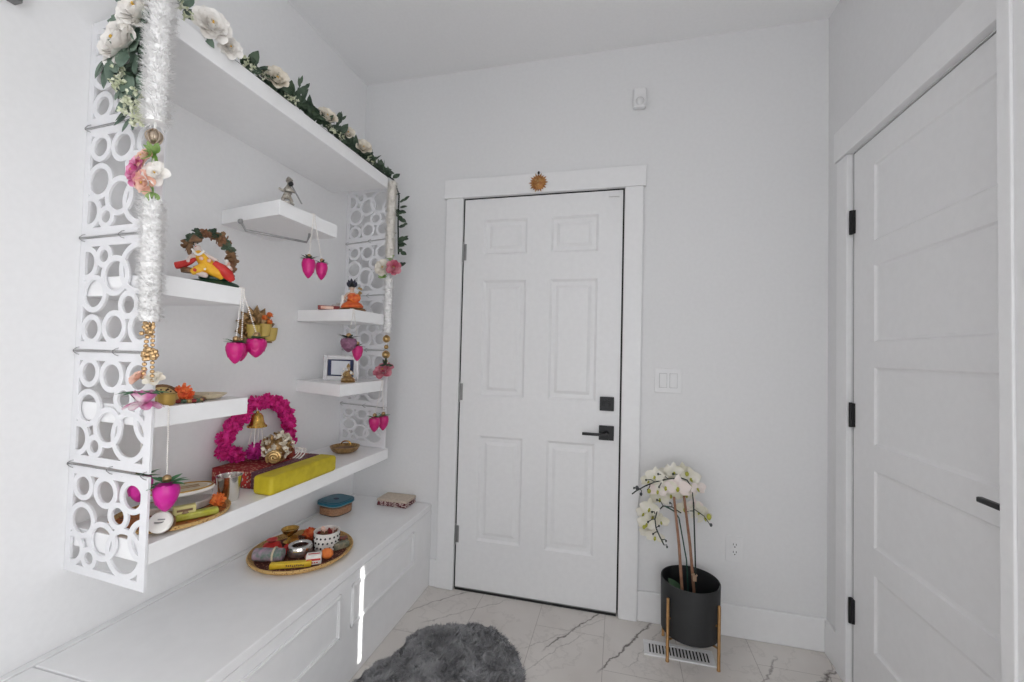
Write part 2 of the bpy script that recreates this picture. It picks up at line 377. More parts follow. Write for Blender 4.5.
m.box(RX + .02, RX + .035, SY0, SY1, SZ0 - .05, SZ0); m.box(RX + .02, RX + .035, SY0, SY1, SZ1, SZ1 + .05)
struct(m.build('added_sun_slot', TRIM, smooth=False), 'added unseen slot in the right wall that shapes the sun strip', 'window')  # unseen slot frame, added to cut the sun into a strip on the bench
# baseboards
m = MB(); m.box(.10, RX, -.012, 0, 0, .14); struct(m.build('baseboard_back', mat('baseboard_paint', (.79, .79, .795), .45, var=.01), bevel=.005, smooth=False), 'white baseboard right of the entry door', 'baseboard')
m = MB(); m.box(BX + .002, -.912, -.014, 0, 0, .14); struct(m.build('baseboard_left', TRIM, bevel=.002, smooth=False), 'short white baseboard between bench and door casing', 'baseboard')
m = MB(); m.box(RX - .014, RX, -.116, -.014, 0, .14); struct(m.build('baseboard_right', TRIM, bevel=.002, smooth=False), 'short white baseboard beside the closet casing', 'baseboard')
# near cased corner of the right side opening
m = MB(); m.box(.79, .876, -1.016, -.982, 0, H); m.box(.795, .876, -1.20, -1.016, 0, H); struct(m.build('trim_3', TRIM, bevel=.002, smooth=False), 'white cased corner at the right edge', 'trim')

def panel_slab(mb, P, u0, u1, v0, v1, thick, panels, mi=0, steps=((0, 0), (.010, -.007), (.026, -.007), (.040, -.002))):
    """slab with recessed raised-field panels; P(u,v,d): d>0 towards the room"""
    us = sorted({u0, u1} | {p[0] for p in panels} | {p[1] for p in panels}); vs_ = sorted({v0, v1} | {p[2] for p in panels} | {p[3] for p in panels})
    def quad(a, b, c, d): mb.add([P(*a), P(*b), P(*c), P(*d)], [(0, 1, 2, 3)], mi)
    for i in range(len(us) - 1):
        for j in range(len(vs_) - 1):
            a, b, c, d = us[i], us[i + 1], vs_[j], vs_[j + 1]; cu, cv = (a + b) / 2, (c + d) / 2
            if any(p[0] < cu < p[1] and p[2] < cv < p[3] for p in panels): continue
            quad((a, c, 0), (b, c, 0), (b, d, 0), (a, d, 0))
    for (a, b, c, d) in panels:
        for k in range(len(steps) - 1):
            (o, h), (o2, h2) = steps[k], steps[k + 1]; r1 = [(a + o, c + o, h), (b - o, c + o, h), (b - o, d - o, h), (a + o, d - o, h)]; r2_ = [(a + o2, c + o2, h2), (b - o2, c + o2, h2), (b - o2, d - o2, h2), (a + o2, d - o2, h2)]
            for q in range(4): quad(r1[q], r1[(q + 1) % 4], r2_[(q + 1) % 4], r2_[q])
        o, h = steps[-1]; quad((a + o, c + o, h), (b - o, c + o, h), (b - o, d - o, h), (a + o, d - o, h))
    cs = [(u0, v0), (u1, v0), (u1, v1), (u0, v1)]
    for q in range(4):
        p, r_ = cs[q], cs[(q + 1) % 4]; quad((*p, 0), (*p, -thick), (*r_, -thick), (*r_, 0))
    quad((u0, v0, -thick), (u0, v1, -thick), (u1, v1, -thick), (u1, v0, -thick)); return mb
def door_hinge(parent, mtl, c, ax, leaf):
    m = MB(); c = V(c)
    m.lathe(c + V((0, 0, -.045)), [(.0055, 0), (.0055, .09)], 10); m.lathe(c + V((0, 0, .045)), [(.0055, 0), (.004, .003), (.0035, .009), (.0001, .011)], 10)
    m.lathe(c + V((0, 0, -.056)), [(.0001, 0), (.0035, .002), (.004, .008), (.0055, .011)], 10)
    for z in (-.027, -.009, .009, .027): m.lathe(c + V((0, 0, z - .0008)), [(.0061, 0), (.0061, .0016)], 10)
    a = V(ax); l = V(leaf)
    m.add([c + a * .004 + V((0, 0, -.044)) - l * .004, c + a * .018 + V((0, 0, -.044)) - l * .004, c + a * .018 + V((0, 0, .044)) - l * .004, c + a * .004 + V((0, 0, .044)) - l * .004], [(0, 1, 2, 3)])
    return m.build('hinge', mtl, parent)
# door_1 : six-panel entry door
d1 = MB()
rowz = [(.262, .802), (1.008, 1.612), (1.748, 1.932)]; cols = [(-.700, -.468), (-.345, -.108)]
panel_slab(d1, lambda u, v, d: (u, -d, v), DX0, DX1, .014, DZ, .042, [(c[0], c[1], r[0], r[1]) for c in cols for r in rowz], steps=((0, 0), (.012, -.009), (.030, -.009), (.046, -.002)))
door1 = struct(d1.build('door_1', DOORM, smooth=False), 'white six-panel entry door with black hardware', 'door')
for z in (1.765, 1.025, .285): door_hinge(door1, STEELG, (DX0 - .003, -.007, z), (1, 0, 0), (0, -1, 0))
m = MB(); m.rbox((-.0535, -.006, 1.001), (.0335, .0335, .006), .002, Matrix.Rotation(PI / 2, 3, 'X'))
m.lathe((-.0535, -.012, 1.001), [(.020, 0), (.020, .004), (.018, .006)], 20, Matrix.Rotation(PI / 2, 3, 'X')); m.rbox((-.0535, -.026, 1.001), (.014, .0035, .009), .003)
m.build('deadbolt', BLACK, door1, bevel=.001, label='black square deadbolt turn')
m = MB(); m.rbox((-.0535, -.006, .861), (.0355, .0345, .006), .002, Matrix.Rotation(PI / 2, 3, 'X')); lk = m.build('rosette', BLACK, door1, bevel=.001, label='black square lever plate')
m = MB(); m.lathe((-.0535, -.012, .861), [(.011, 0), (.011, .038)], 16, Matrix.Rotation(PI / 2, 3, 'X')); m.box(-.165, -.044, -.062, -.048, .853, .866)
m.build('lever', BLACK, lk, bevel=.002)
m = MB(); m.box(-.062, -.010, -.012, 0, 2.012, 2.040); m.box(-.058, -.014, -.014, -.012, 2.016, 2.036); m.build('contact_sensor', PLASTIC, door1, bevel=.001)
# jamb, sill, casing
m = MB(); m.box(DX0 - .012, DX0 - .006, .002, .12, 0, DZ + .008); m.box(DX1 + .006, DX1 + .010, .002, .12, 0, DZ + .008); m.box(DX0 - .012, DX1 + .01, .002, .12, DZ + .004, DZ + .01)
m.box(DX0 - .012, DX1 + .01, .05, .12, 0, DZ + .01)
struct(m.build('trim_1', DARK, smooth=False), 'jamb coloured dark as shade in the gap around the entry door', 'trim')  # near-black jamb colour puts the shade into the door gap
m = MB(); m.box(DX0, DX1, -.004, .06, 0, .006, 1); m.box(DX0, DX1, .004, .06, .006, .013, 0); struct(m.build('trim_2', [STEELG, DARK], smooth=False), 'dark door sill under the entry door', 'trim')
m = MB(); m.box(-.910, DX0 - .006, -.020, 0, 0, DZ + .006)
c1 = struct(m.build('trim_4', TRIM, bevel=.002, smooth=False), 'white left casing of the entry door', 'trim')
m = MB(); m.box(DX1 + .010, .100, -.020, 0, 0, DZ + .006); struct(m.build('trim_5', TRIM, bevel=.002, smooth=False), 'white right casing of the entry door', 'trim')
m = MB(); m.box(-.921, .112, -.026, 0, DZ + .006, 2.150); struct(m.build('trim_6', TRIM, bevel=.002, smooth=False), 'white header board above the entry door', 'trim')
# door_2 : five-panel closet door in the right wall
d2 = MB(); pr = [(.222, .488), (.583, .853), (.942, 1.216), (1.306, 1.582), (1.668, 1.945)]
panel_slab(d2, lambda u, v, d: (RX - d, -u, v), .211, .971, .010, 2.043, .036, [(.345, .882, a, b) for a, b in pr], steps=((0, 0), (.006, -.006), (.014, -.008), (.022, -.008)))
door2 = struct(d2.build('door_2', CLOSET, smooth=False), 'white five-panel closet door with black hinges', 'door')
for z in (1.775, 1.03, .29): 
    m = MB(); m.box(RX - .010, RX + .001, -.222, -.196, z - .045, z + .045); m.lathe((RX - .010, -.209, z - .047), [(.006, 0), (.006, .094)], 10); m.build('hinge', BLACK, door2, bevel=.001)
m = MB(); m.rbox((RX - .006, -.945, .922), (.0345, .0345, .006), .002, Matrix.Rotation(-PI / 2, 3, 'Y')); k2 = m.build('rosette', BLACK, door2, bevel=.001)
m = MB(); m.lathe((RX - .012, -.945, .922), [(.010, 0), (.010, .038)], 14, Matrix.Rotation(-PI / 2, 3, 'Y')); m.box(RX - .064, RX - .050, -.952, -.884, .915, .928); m.build('lever', BLACK, k2, bevel=.003)
m = MB(); m.box(RX - .020, RX, -.198, -.118, 0, 2.05); struct(m.build('trim_7', TRIM, bevel=.002, smooth=False), 'white casing beside the closet door hinges', 'trim')
m = MB(); m.box(RX - .026, RX, -.98, -.106, 2.053, 2.175); struct(m.build('trim_8', TRIM, bevel=.002, smooth=False), 'white header board above the closet door', 'trim')
m = MB(); m.box(RX + .001, RX + .05, -.212, -.203, 0, 2.055); m.box(RX + .006, RX + .05, -.97, -.203, 2.046, 2.056); struct(m.build('trim_9', STEELG, smooth=False), 'thin grey gap around the closet door', 'trim')

# ------------------------------------------------------------------ storage bench
b = thing('storage_bench', 'long white built-in storage bench with panelled front along the shelf wall', 'bench', (-1.2, -.9, 0))
YB = -2.6
m = MB(); m.box(W + .001, BX - .0, YB, -.001, 0, .3935); m.build('cabinet', BENCH, b, smooth=False)
m = MB(); m.box(W + .026, BX - .0002, -1.356, -.002, .394, .425); m.build('lid', BENCH, b, bevel=.003, smooth=False)
m = MB(); m.box(W + .026, BX - .0002, YB, -1.359, .394, .425); m.build('lid', BENCH, b, bevel=.003, smooth=False)
m = MB(); m.box(W + .001, W + .024, YB, -.002, .392, .427); m.build('back_strip', BENCH, b, bevel=.002, smooth=False)
for (ya, yb_) in ((-.70, -.205), (-1.27, -.765), (-1.84, -1.335), (-2.42, -1.905)):
    m = MB(); z0, z1, wd, th = .198, .358, .017, .009
    for k, (o, h) in enumerate(((0, th * .6), (.004, th))):
        m.box(BX, BX + h, ya + o, ya + wd - o, z0, z1); m.box(BX, BX + h, yb_ - wd + o, yb_ - o, z0, z1); m.box(BX, BX + h, ya, yb_, z0 + o, z0 + wd - o); m.box(BX, BX + h, ya, yb_, z1 - wd + o, z1 - o)
    m.build('front_molding', TRIM, b, bevel=.002, smooth=False)

# ------------------------------------------------------------------ floating shelves
def shelf(name, label, y0, y1, z0, z1, x1=F, skew=0.):
    m = MB(); m.prism([(W + .0005, y0 + skew), (x1, y0), (x1, y1), (W + .0005, y1)], (0, 0, 0), z0, z1); o = m.build(name, SHELF, bevel=.002, smooth=False, loc=(W, (y0 + y1) / 2, z0)); return tag(o, label, 'shelf', 'white floating shelves')
NS = -1.312; FS = -.212
shelf('floating_shelf', 'long white top shelf carrying the flower garland', NS + .006, -.262, 2.030, 2.085, F, .023)
shelf('floating_shelf', 'short white shelf under the seated idol beside the near openwork panels', NS + .006, -1.060, 1.361, 1.413, F, .023)
shelf('floating_shelf', 'short white shelf carrying the orange flower and beige dish', NS + .006, -1.031, 1.027, 1.077, F, .023)
sh = thing('floating_shelf', 'highest short white shelf, under the small pewter figurine', 'shelf', (W, -.78, 1.684), 'white floating shelves')
m = MB(); m.prism([(W + .0005, -.876), (F, -.936), (F, -.632), (W + .0005, -.632)], (0, 0, 0), 1.684, 1.736); m.build('board', SHELF, sh, bevel=.002, smooth=False)
m = MB(); m.tube([(-1.30, -.915, 1.684), (-1.30, -.915, 1.674), (-1.295, -.90, 1.648), (-1.19, -.72, 1.648), (-1.185, -.712, 1.674), (-1.185, -.712, 1.684)], .0045, 8); m.ball((-1.30, -.918, 1.675), .009, 8); m.build('rod', STEELG, sh, label='thin dark metal rod under the shelf')
shelf('floating_shelf', 'short white shelf under the orange dressed idol and red box', -.516, -.257, 1.357, 1.408, F, .04)
shelf('floating_shelf', 'short white shelf under the silver photo frame', -.578, -.240, 1.036, 1.087, F, .11)
shelf('floating_shelf', 'long white lowest shelf holding the red board and oval tray', NS + .006, -.178, .690, .740, F, .023)

# ------------------------------------------------------------------ openwork screens of rings
RINGS = [(.20, .82, .135), (.49, .80, .150), (.82, .80, .155), (.655, .605, .125), (.205, .50, .170), (.47, .345, .180), (.745, .285, .225), (.985, .43, .20), (.09, .22, .155), (.315, .165, .105)]
def screen(name, y, z0, hgt, x0, x1, flip, label, group, first, skew=0.):
    t = thing(name, label, 'screen panel', ((x0 + x1) / 2, y, z0), group); wdt = x1 - x0; m = MB(); th = .003
    h0, h1 = z0 + .004, z0 + hgt - .004; bd = .022; rb = .0135
    def P(u, v, d): return V((x0 + u * wdt, y + (1 - u) * skew + d, h0 + v * (h1 - h0)))
    bu = bd / wdt; bv = bd / hgt
    for ua, ub, va, vb in ((0, bu, 0, 1), (1 - bu * 1.15, 1, 0, 1), (bu, 1 - bu * 1.15, 0, bv), (bu, 1 - bu * 1.15, 1 - bv, 1)):
        q = [(ua, va), (ub, va), (ub, vb), (ua, vb)]
        m.add([P(*c, -th) for c in q] + [P(*c, th) for c in q], [(0, 1, 2, 3), (7, 6, 5, 4), (0, 4, 5, 1), (1, 5, 6, 2), (2, 6, 7, 3), (3, 7, 4, 0)])
    for k, (cu, cv, R) in enumerate(RINGS):
        if flip: cv = 1 - cv
        n = 48; tt = th * (.97 - .012 * k); ru = R; ri = R - rb / wdt * 1.15
        for i in range(n):
            a0, a1 = 2 * PI * i / n, 2 * PI * (i + 1) / n; am = (a0 + a1) / 2
            mu, mv = cu + ru * math.cos(am), cv + ru * math.sin(am)
            if not (.02 < mu < .98 and .02 < mv < .98): continue
            q = [(cu + r_ * math.cos(a), cv + r_ * math.sin(a)) for r_, a in ((ri, a0), (ru, a0), (ru, a1), (ri, a1))]
            vs = [P(u, v, -tt) for u, v in q] + [P(u, v, tt) for u, v in q]
            m.add(vs, [(0, 1, 2, 3), (7, 6, 5, 4), (0, 4, 5, 1), (1, 5, 6, 2), (2, 6, 7, 3), (3, 7, 4, 0)])
    m.build('ring_sheet', SCREEN, t, smooth=False)
    if not first:
        zt = z0 + hgt - .0005; m = MB(); m.tube([(x0 - .0005, y + skew - .006, zt), (x1 - .012, y - .006, zt)], .0011, 6); m.build('connector_rod', STEELG, t)
        ys = y
        for xx in (x0 + .006, (x0 + x1) / 2 + .01, x1 - .018):
            y = ys + skew * (x1 - xx) / wdt
            m = MB(); m.tube([(xx + .012, y - .0045, zt + .010), (xx + .006, y - .007, zt + .008), (xx - .004, y - .008, zt + .002), (xx - .004, y - .008, zt - .002), (xx + .006, y - .007, zt - .008), (xx + .012, y - .0045, zt - .010)], .0010, 6); m.build('hook', STEELG, t)
    return t
nearz = [1.822, 1.520, 1.214, .911, .624]; hts = [.300, .302, .306, .303, .287]
nl = ['top panel of the near openwork ring screen, half hidden by white roses', 'second panel from the top of the near ring screen, beside the pink peony', 'middle panel of the near ring screen, behind the lower white tinsel', 'fourth panel from the top of the near ring screen, at the gold bead chains', 'bottom panel of the near ring screen, in front of the oval tray']
for i in range(5): screen('openwork_screen', NS, nearz[i], hts[i], W + .001, F + .002, i in (0, 2), nl[i], 'near ring screen panels', i == 0, .023)
farz = [1.796, 1.513, 1.233, .948, .742]
fl = ['top panel of the far ring screen, under the long top shelf', 'second panel from the top of the far ring screen, beside the far pink rose', 'middle panel of the far ring screen, behind the orange dressed idol', 'fourth panel from the top of the far ring screen, behind the silver photo frame', 'bottom panel of the far ring screen, behind the brass dish']
fh = [.285, .283, .280, .285, .206]
for i in range(5): screen('openwork_screen', FS, farz[i], fh[i], W + .001, F + .002, i in (0, 2), fl[i], 'far ring screen panels', i == 0, .075)

# ------------------------------------------------------------------ tassel strands at both ends of the shelf unit
CHAMP = mat('champagne_metal', (.50, .41, .32), .3, .75, var=.1, vscale=120)
def gold_ball(t, c, r, name='gold_bead', mtl=None):
    m = MB(); c = V(c); m.ball(c, r * .86, 14)
    for i in range(9):
        a = PI * 2 * i / 9; m.tube([c + V((math.cos(a) * math.sin(p) * r, math.sin(a) * math.sin(p) * r, math.cos(p) * r)) for p in [PI * k / 8 for k in range(9)]], r * .09, 5)
    m.lathe(c + V((0, 0, r * .9)), [(r * .3, 0), (r * .4, r * .12), (r * .25, r * .25)], 10); m.build(name, mtl or GOLD, t)
def bead_chain(mb, pts, r, n, mi=0):
    pts = [V(p) for p in pts]; seg = [(pts[i + 1] - pts[i]).length for i in range(len(pts) - 1)]; T = sum(seg)
    for k in range(n):
        d = T * k / max(1, n - 1); i = 0
        while i < len(seg) - 1 and d > seg[i]: d -= seg[i]; i += 1
        mb.ball(pts[i].lerp(pts[i + 1], d / seg[i]), r, 6, mi)
def leaves(mb, c, n, L, Wd, axis=None, spread=1., mi=0, curl=.3):
    c = V(c)
    for i in range(n):
        d = rdir() * spread + (V(axis) if axis else V((0, 0, 0))); mb.leaf(c, d, rdir() + V((.4, -.8, .4)), L * rnd(.75, 1.2), Wd * rnd(.8, 1.2), rnd(-curl, curl), .18, 'leaf', 5, 3, mi)
t = thing('hanging_tassel_strand', 'long white tinsel strand with gold bells and lotus, hanging by the white roses', 'garland', (-1.140, -1.335, 2.10), 'tassel strands framing the shelves')
SX, SY = -1.106, -1.347
tinsel((SX, SY, 2.118), (SX + .001, SY, 1.775), .032, 2600).build('tinsel', TINSEL, t)
gold_ball(t, (SX + .004, SY - .004, 1.738), .017, mtl=CHAMP)
m = MB(); rose((SX - .040, SY - .012, 1.655), (-.25, -1, .1), .030, 4, m); m.build('pink_flower', [PINK, STAMEN], t, label='pink peony bloom')
m = MB(); rose((SX - .016, SY - .010, 1.688), (-.1, -1, .4), .024, 3, m); rose((SX - .010, SY - .012, 1.624), (.1, -1, -.3), .023, 3, m); m.build('peach_flower', [PEACH, STAMEN], t)
m = MB(); rose((SX + .012, SY - .002, 1.648), (.5, -1, .1), .024, 3, m); m.build('white_flower', [ROSEW, STAMEN], t)
m = MB(); leaves(m, (SX + .004, SY, 1.698), 12, .034, .014, (.3, -.4, .2)); m.build('leaf_spray', LEAFL, t); m = MB(); leaves(m, (SX + .006, SY, 1.603), 10, .030, .013, (.3, -.3, -.3)); m.build('leaf_spray', LEAFL, t)
m = MB(); m.tube([(SX, SY, 1.80), (SX, SY, 1.60), (SX + .004, SY, 1.29)], .003, 6); m.build('cord', STRING, t)
tinsel((SX + .004, SY, 1.582), (SX + .012, SY, 1.290), .029, 2400).build('tinsel', TINSEL, t)
bx_, bz_ = SX + .018, 1.285
m = MB(); bead_chain(m, [(bx_ - .004, SY, 1.285), (bx_ - .008, SY - .004, 1.24), (bx_ - .012, SY - .004, 1.155)], .0052, 13); bead_chain(m, [(bx_ + .004, SY, 1.285), (bx_ + .012, SY - .004, 1.24), (bx_ + .016, SY - .004, 1.150)], .0048, 14)
for i in range(16): m.ball((bx_ + rnd(-.016, .016), SY + rnd(-.01, .006), 1.272 + rnd(-.012, .014)), .0055, 6)
for i in range(26): m.ball((bx_ + rnd(-.020, .024), SY + rnd(-.014, .006), 1.212 + rnd(-.014, .014)), .0062, 6)
m.build('bead_chain', GOLDP, t)
lx, lz = bx_ - .012, 1.112
m = MB(); rose((lx - .010, SY - .008, lz + .046), (-.1, -.8, .7), .018, 3, m); m.build('small_bloom', [PEACH, GOLDP], t, label='small peach bloom')
m = MB(); rose((lx + .030, SY - .002, lz + .042), (.4, -.6, .7), .017, 3, m); m.build('small_bloom', [ROSEC, GOLDP], t, label='small cream bloom')
m = MB()
for i in range(14):
    a = 2 * PI * i / 14; d = V((math.cos(a), math.sin(a) * .8, .25 + .3 * (i % 2)))
    m.leaf((lx + .006, SY - .004, lz - .020), d + V((0, 0, .35)), (-d.x, -d.y, 1), .040, .030, .30, .35, 'petal', 5, 4)
for i in range(9):
    a = 2 * PI * i / 9 + .2; d = V((math.cos(a), math.sin(a), -.12)); m.leaf((lx + .006, SY - .004, lz - .014), d, (0, 0, 1), .036, .026, -.5, .3, 'petal', 5, 4)
m.build('lotus', PINKW, t, label='pink and white lotus bloom')
m = MB()
for i in range(9):
    a = 2 * PI * i / 9; m.leaf((lx + .004, SY - .004, lz + .008), (math.cos(a), math.sin(a), .10), (0, 0, 1), .048, .020, -.25, .2)
m.build('leaf_collar', LEAFG, t)

t = thing('hanging_tassel_strand', 'white strand with gold balls hanging at the far ring screen', 'garland', (-1.115, -.235, 2.07), 'tassel strands framing the shelves')
GX, GY = -1.113, -.232
tinsel((GX, GY, 2.075), (GX, GY, 1.690), .028, 1700).build('tinsel', TINSELC, t)
m = MB(); rose((GX - .022, GY - .024, 1.640), (.1, -1, .1), .034, 4, m); m.build('white_flower', [ROSEC, STAMEN], t)
m = MB(); rose((GX + .034, GY - .020, 1.640), (.5, -1, .1), .030, 4, m); m.build('rose', [ROSEP, STAMEN], t, label='pink rose')
m = MB(); leaves(m, (GX, GY - .010, 1.685), 7, .034, .014, (.2, -.3, .3)); m.build('leaf_spray', LEAFL, t); m = MB(); leaves(m, (GX - .014, GY - .010, 1.604), 9, .036, .014, (-.2, -.3, -.3)); m.build('leaf_spray', LEAFL, t)
m = MB(); m.tube([(GX, GY, 1.71), (GX - .003, GY, 1.17)], .0025, 6); m.build('cord', STRING, t)
tinsel((GX, GY, 1.590), (GX - .002, GY, 1.320), .027, 1500).build('tinsel', TINSEL, t)
for z, r_ in ((1.290, .017), (1.250, .010), (1.212, .018), (1.18, .009)): gold_ball(t, (GX - .003, GY - .002, z), r_)
m = MB(); rose((GX - .010, GY - .010, 1.134), (0, -.8, .7), .040, 4, m); m.build('rose', [ROSEP, STAMEN], t, label='pink rose')
m = MB(); leaves(m, (GX, GY - .01, 1.162), 9, .034, .014, (.3, -.4, .5)); m.build('leaf_collar', LEAFD, t)

# ------------------------------------------------------------------ white rose garland along the top shelf
t = thing('flower_garland', 'white rose and eucalyptus garland draped over the long top shelf', 'garland', (-1.15, -.75, 2.085))
GN = -1.343
m = MB(); rose((-1.227, GN - .012, 1.988), (-.12, -1, .12), .054, 5, m); m.build('white_rose', [ROSEW, STAMEN], t)
m = MB(); rose((-1.167, GN - .012, 2.060), (.05, -1, .18), .050, 5, m); m.build('white_rose', [ROSEW, STAMEN], t)
m = MB(); rose((-1.105, -1.215, 2.122), (1, -.55, .12), .037, 5, m); m.build('white_rose', [ROSEW, STAMEN], t)
m = MB(); rose((-1.108, -1.155, 2.100), (1, -.6, .05), .026, 4, m); m.build('white_rose', [ROSEW, STAMEN], t)
for c, ax, R in (((-1.106, -.985, 2.116), (.9, -.6, .2), .034), ((-1.106, -.735, 2.126), (.8, -.5, .5), .034), ((-1.100, -.505, 2.116), (.7, -.7, .3), .032), ((-1.102, -.61, 2.126), (.7, -.7, .4), .026)):
    m = MB(); rose(c, ax, R, 4, m, open_=.7); m.build('cream_rosebud', [ROSEC, STAMEN], t)
st = MB(); path = [(-1.147, GN + .012, 1.784), (-1.177, GN + .010, 1.904), (-1.197, GN + .006, 2.024), (-1.147, GN + .02, 2.089), (-1.16, -1.28, 2.10), (-1.14, -1.1, 2.096), (-1.15, -.9, 2.097), (-1.14, -.7, 2.096), (-1.14, -.5, 2.096), (-1.13, -.30, 2.096), (-1.112, -.22, 2.09), (-1.095, -.195, 2.02), (-1.098, -.19, 1.88), (-1.09, -.19, 1.72)]
st.tube(path, .004, 6); st.build('stem', STEMD, t)
big = MB()
def bl(c, d, L, Wd, nrm=(-.1, -1, .2), curl=.1): big.leaf(c, d, nrm, L, Wd, curl, .15, 'leaf', 6, 4)
for c, d, L, Wd, nr in [((-1.209, GN - .004, 2.049), (-1, 0, .30), .062, .034, (0, -1, .3)), ((-1.192, GN - .004, 2.034), (-1, -.1, -.25), .070, .036, (0, -1, .4)), ((-1.159, GN - .012, 2.019), (.55, -.15, .10), .058, .052, (.1, -1, .1)),
        ((-1.177, GN - .006, 2.024), (.35, -.1, -.9), .055, .036, (.3, -1, .2)), ((-1.152, GN - .008, 1.979), (.55, -.1, -.8), .050, .040, (.1, -1, .1)), ((-1.277, GN - .004, 1.974), (-.35, -.1, -1), .062, .030, (-.4, -1, .1)),
        ((-1.259, GN - .008, 1.969), (.25, -.1, -1), .095, .034, (.2, -1, .0)), ((-1.239, GN - .012, 1.962), (.55, -.2, -.9), .085, .042, (0, -1, .2)), ((-1.202, GN - .014, 1.969), (.25, -.2, -.9), .070, .040, (.2, -1, .3)),
        ((-1.172, GN - .010, 1.949), (.3, -.1, -.9), .060, .036, (-.3, -1, .2)), ((-1.202, GN - .012, 1.899), (.65, -.15, -.85), .085, .045, (.0, -1, .25)), ((-1.172, GN - .010, 1.884), (.45, -.15, -.8), .070, .038, (.3, -1, .1)),
        ((-1.212, GN - .006, 1.914), (-.1, -.1, -1), .060, .034, (-.2, -1, .1)), ((-1.147, GN - .008, 1.909), (.2, -.1, -.9), .055, .034, (.2, -1, .2)), ((-1.232, GN + .0, 2.099), (-.5, -.1, .6), .05, .03, (0, -1, .1)),
        ((-1.122, GN + .02, 2.069), (.35, -.3, .9), .065, .045, (.2, -1, .3)), ((-1.15, -1.30, 2.115), (.35, .3, .9), .065, .045, (.6, -1, .3)), ((-1.15, -1.28, 2.13), (.1, .5, .8), .07, .045, (.8, -.6, .3)), ((-1.16, -1.25, 2.125), (.1, .8, .7), .06, .04, (.8, -.6, .3)),
        ((-1.122, -1.225, 2.095), (.1, .5, -.5), .040, .024, (.8, -.6, .3)), ((-1.13, -1.165, 2.120), (-.2, .9, .5), .045, .026, (.8, -.6, .3))]:
    bl(c, d, L, Wd, nr)
random.seed(31)
for c, d, L, Wd in (((-1.298, GN + .004, 1.968), (-.30, -.1, -1), .060, .034), ((-1.285, GN + .002, 1.958), (.15, -.1, -1), .085, .036), ((-1.262, GN + .000, 1.950), (.45, -.15, -.9), .080, .042), ((-1.235, GN + .000, 1.945), (.35, -.15, -.95), .078, .044), ((-1.188, GN - .006, 1.995), (.35, -.15, -.45), .066, .056), ((-1.225, GN + .004, 2.052), (-.9, -.1, .1), .060, .036), ((-1.180, GN + .002, 1.960), (.2, -.15, -.9), .062, .040), ((-1.205, GN - .004, 1.895), (.30, -.2, -.95), .080, .044), ((-1.175, GN - .002, 1.86), (.1, -.2, -1), .055, .030), ((-1.195, GN, 1.80), (-.2, -.2, -1), .045, .020), ((-1.180, GN, 1.80), (.3, -.2, -1), .045, .020), ((-1.205, GN, 1.81), (-.7, -.2, -.8), .045, .020)): bl(c, d, L, Wd)
for i in range(22): bl((rnd(-1.235, -1.155), GN + rnd(.002, .014), rnd(1.845, 2.010)), (rnd(-.9, .8), rnd(-.25, 0), rnd(-1, .25)), rnd(.045, .068), rnd(.026, .040), (rnd(-.4, .4), -1, rnd(-.1, .5)))
big.build('eucalyptus_foliage', LEAF, t)
fo = MB(); random.seed(11)
for i in range(230):
    y = rnd(-1.09, -.215); k = random.random(); x = -1.132 + rnd(-.020, .018); z = 2.097 + rnd(0, .012)
    up_ = rnd(.1, 1.1) if -.95 < y else rnd(0, .5)
    d = V((rnd(-.35, .5), rnd(-1, 1), up_)); fo.leaf((x, y, z), d, (rnd(.2, 1), rnd(-1, 0), rnd(-.3, .9)), rnd(.034, .060), rnd(.016, .030), rnd(-.25, .25), .2, 'leaf', 4, 3)
for c, d in (((-1.135, -.845, 2.11), (.05, .25, 1)), ((-1.135, -.85, 2.11), (.05, -.05, 1)), ((-1.13, -.66, 2.11), (.1, .5, 1)), ((-1.13, -.70, 2.12), (.1, .9, .8))):
    c = V(c); d = V(d).normalized(); fo.tube([c, c + d * .075], .0022, 5)
    for k in range(5): fo.leaf(c + d * (.025 + .012 * k), d + V((.2, rnd(-.8, .8), .2)), (.8, -.6, .1), .036, .011, .1, .1, 'leaf', 4, 2)
for i in range(12):
    z = rnd(1.76, 2.06); fo.leaf((-1.096 + rnd(-.01, .01), -.19, z), (rnd(-.9, 1), rnd(-.35, .0), rnd(-.7, .3)), (rnd(-.3, .5), -1, rnd(-.2, .7)), rnd(.035, .055), rnd(.016, .028), rnd(-.3, .3), .2, 'leaf', 4, 3)
for c, d in (((-1.095, -.195, 1.985), (1, -.2, .12)), ((-1.095, -.195, 1.86), (1, -.2, .2)), ((-1.095, -.195, 1.80), (1, -.2, -.1)), ((-1.095, -.195, 1.775), (.9, -.2, .35)), ((-1.095, -.195, 1.745), (.9, -.2, -.6)), ((-1.095, -.195, 1.92), (.6, -.2, -.9)), ((-1.095, -.195, 1.655), (1, -.3, .2))):
    c = V(c); d = V(d).normalized()
    for k in range(2): fo.leaf(c + d * (.006 + .022 * k), d + V((0, rnd(-.3, .1), rnd(-.5, .5))), (0, -1, .4), .048, .024, .1, .15, 'leaf', 4, 3)
for i in range(18):
    fo.leaf((-1.200 + rnd(-.03, .04), GN, 1.885 + rnd(-.09, .07)), (rnd(-.5, .7), -.2, rnd(-1, .2)), (0, -1, .3), rnd(.03, .05), rnd(.010, .018), .2, .2, 'leaf', 4, 2)
fo.build('dark_foliage', LEAFD, t)
fl_ = MB()
def filler(c, r, n):
    c = V(c)
    for i in range(n):
        p = c + V((rnd(-1, 1) * r[0], rnd(-1, 1) * r[1], rnd(-1, 1) * r[2]))
        for k in range(4): fl_.leaf(p, rdir() + V((.3, -.5, .3)), rdir(), .0085, .006, .1, .1, 'petal', 2, 2)
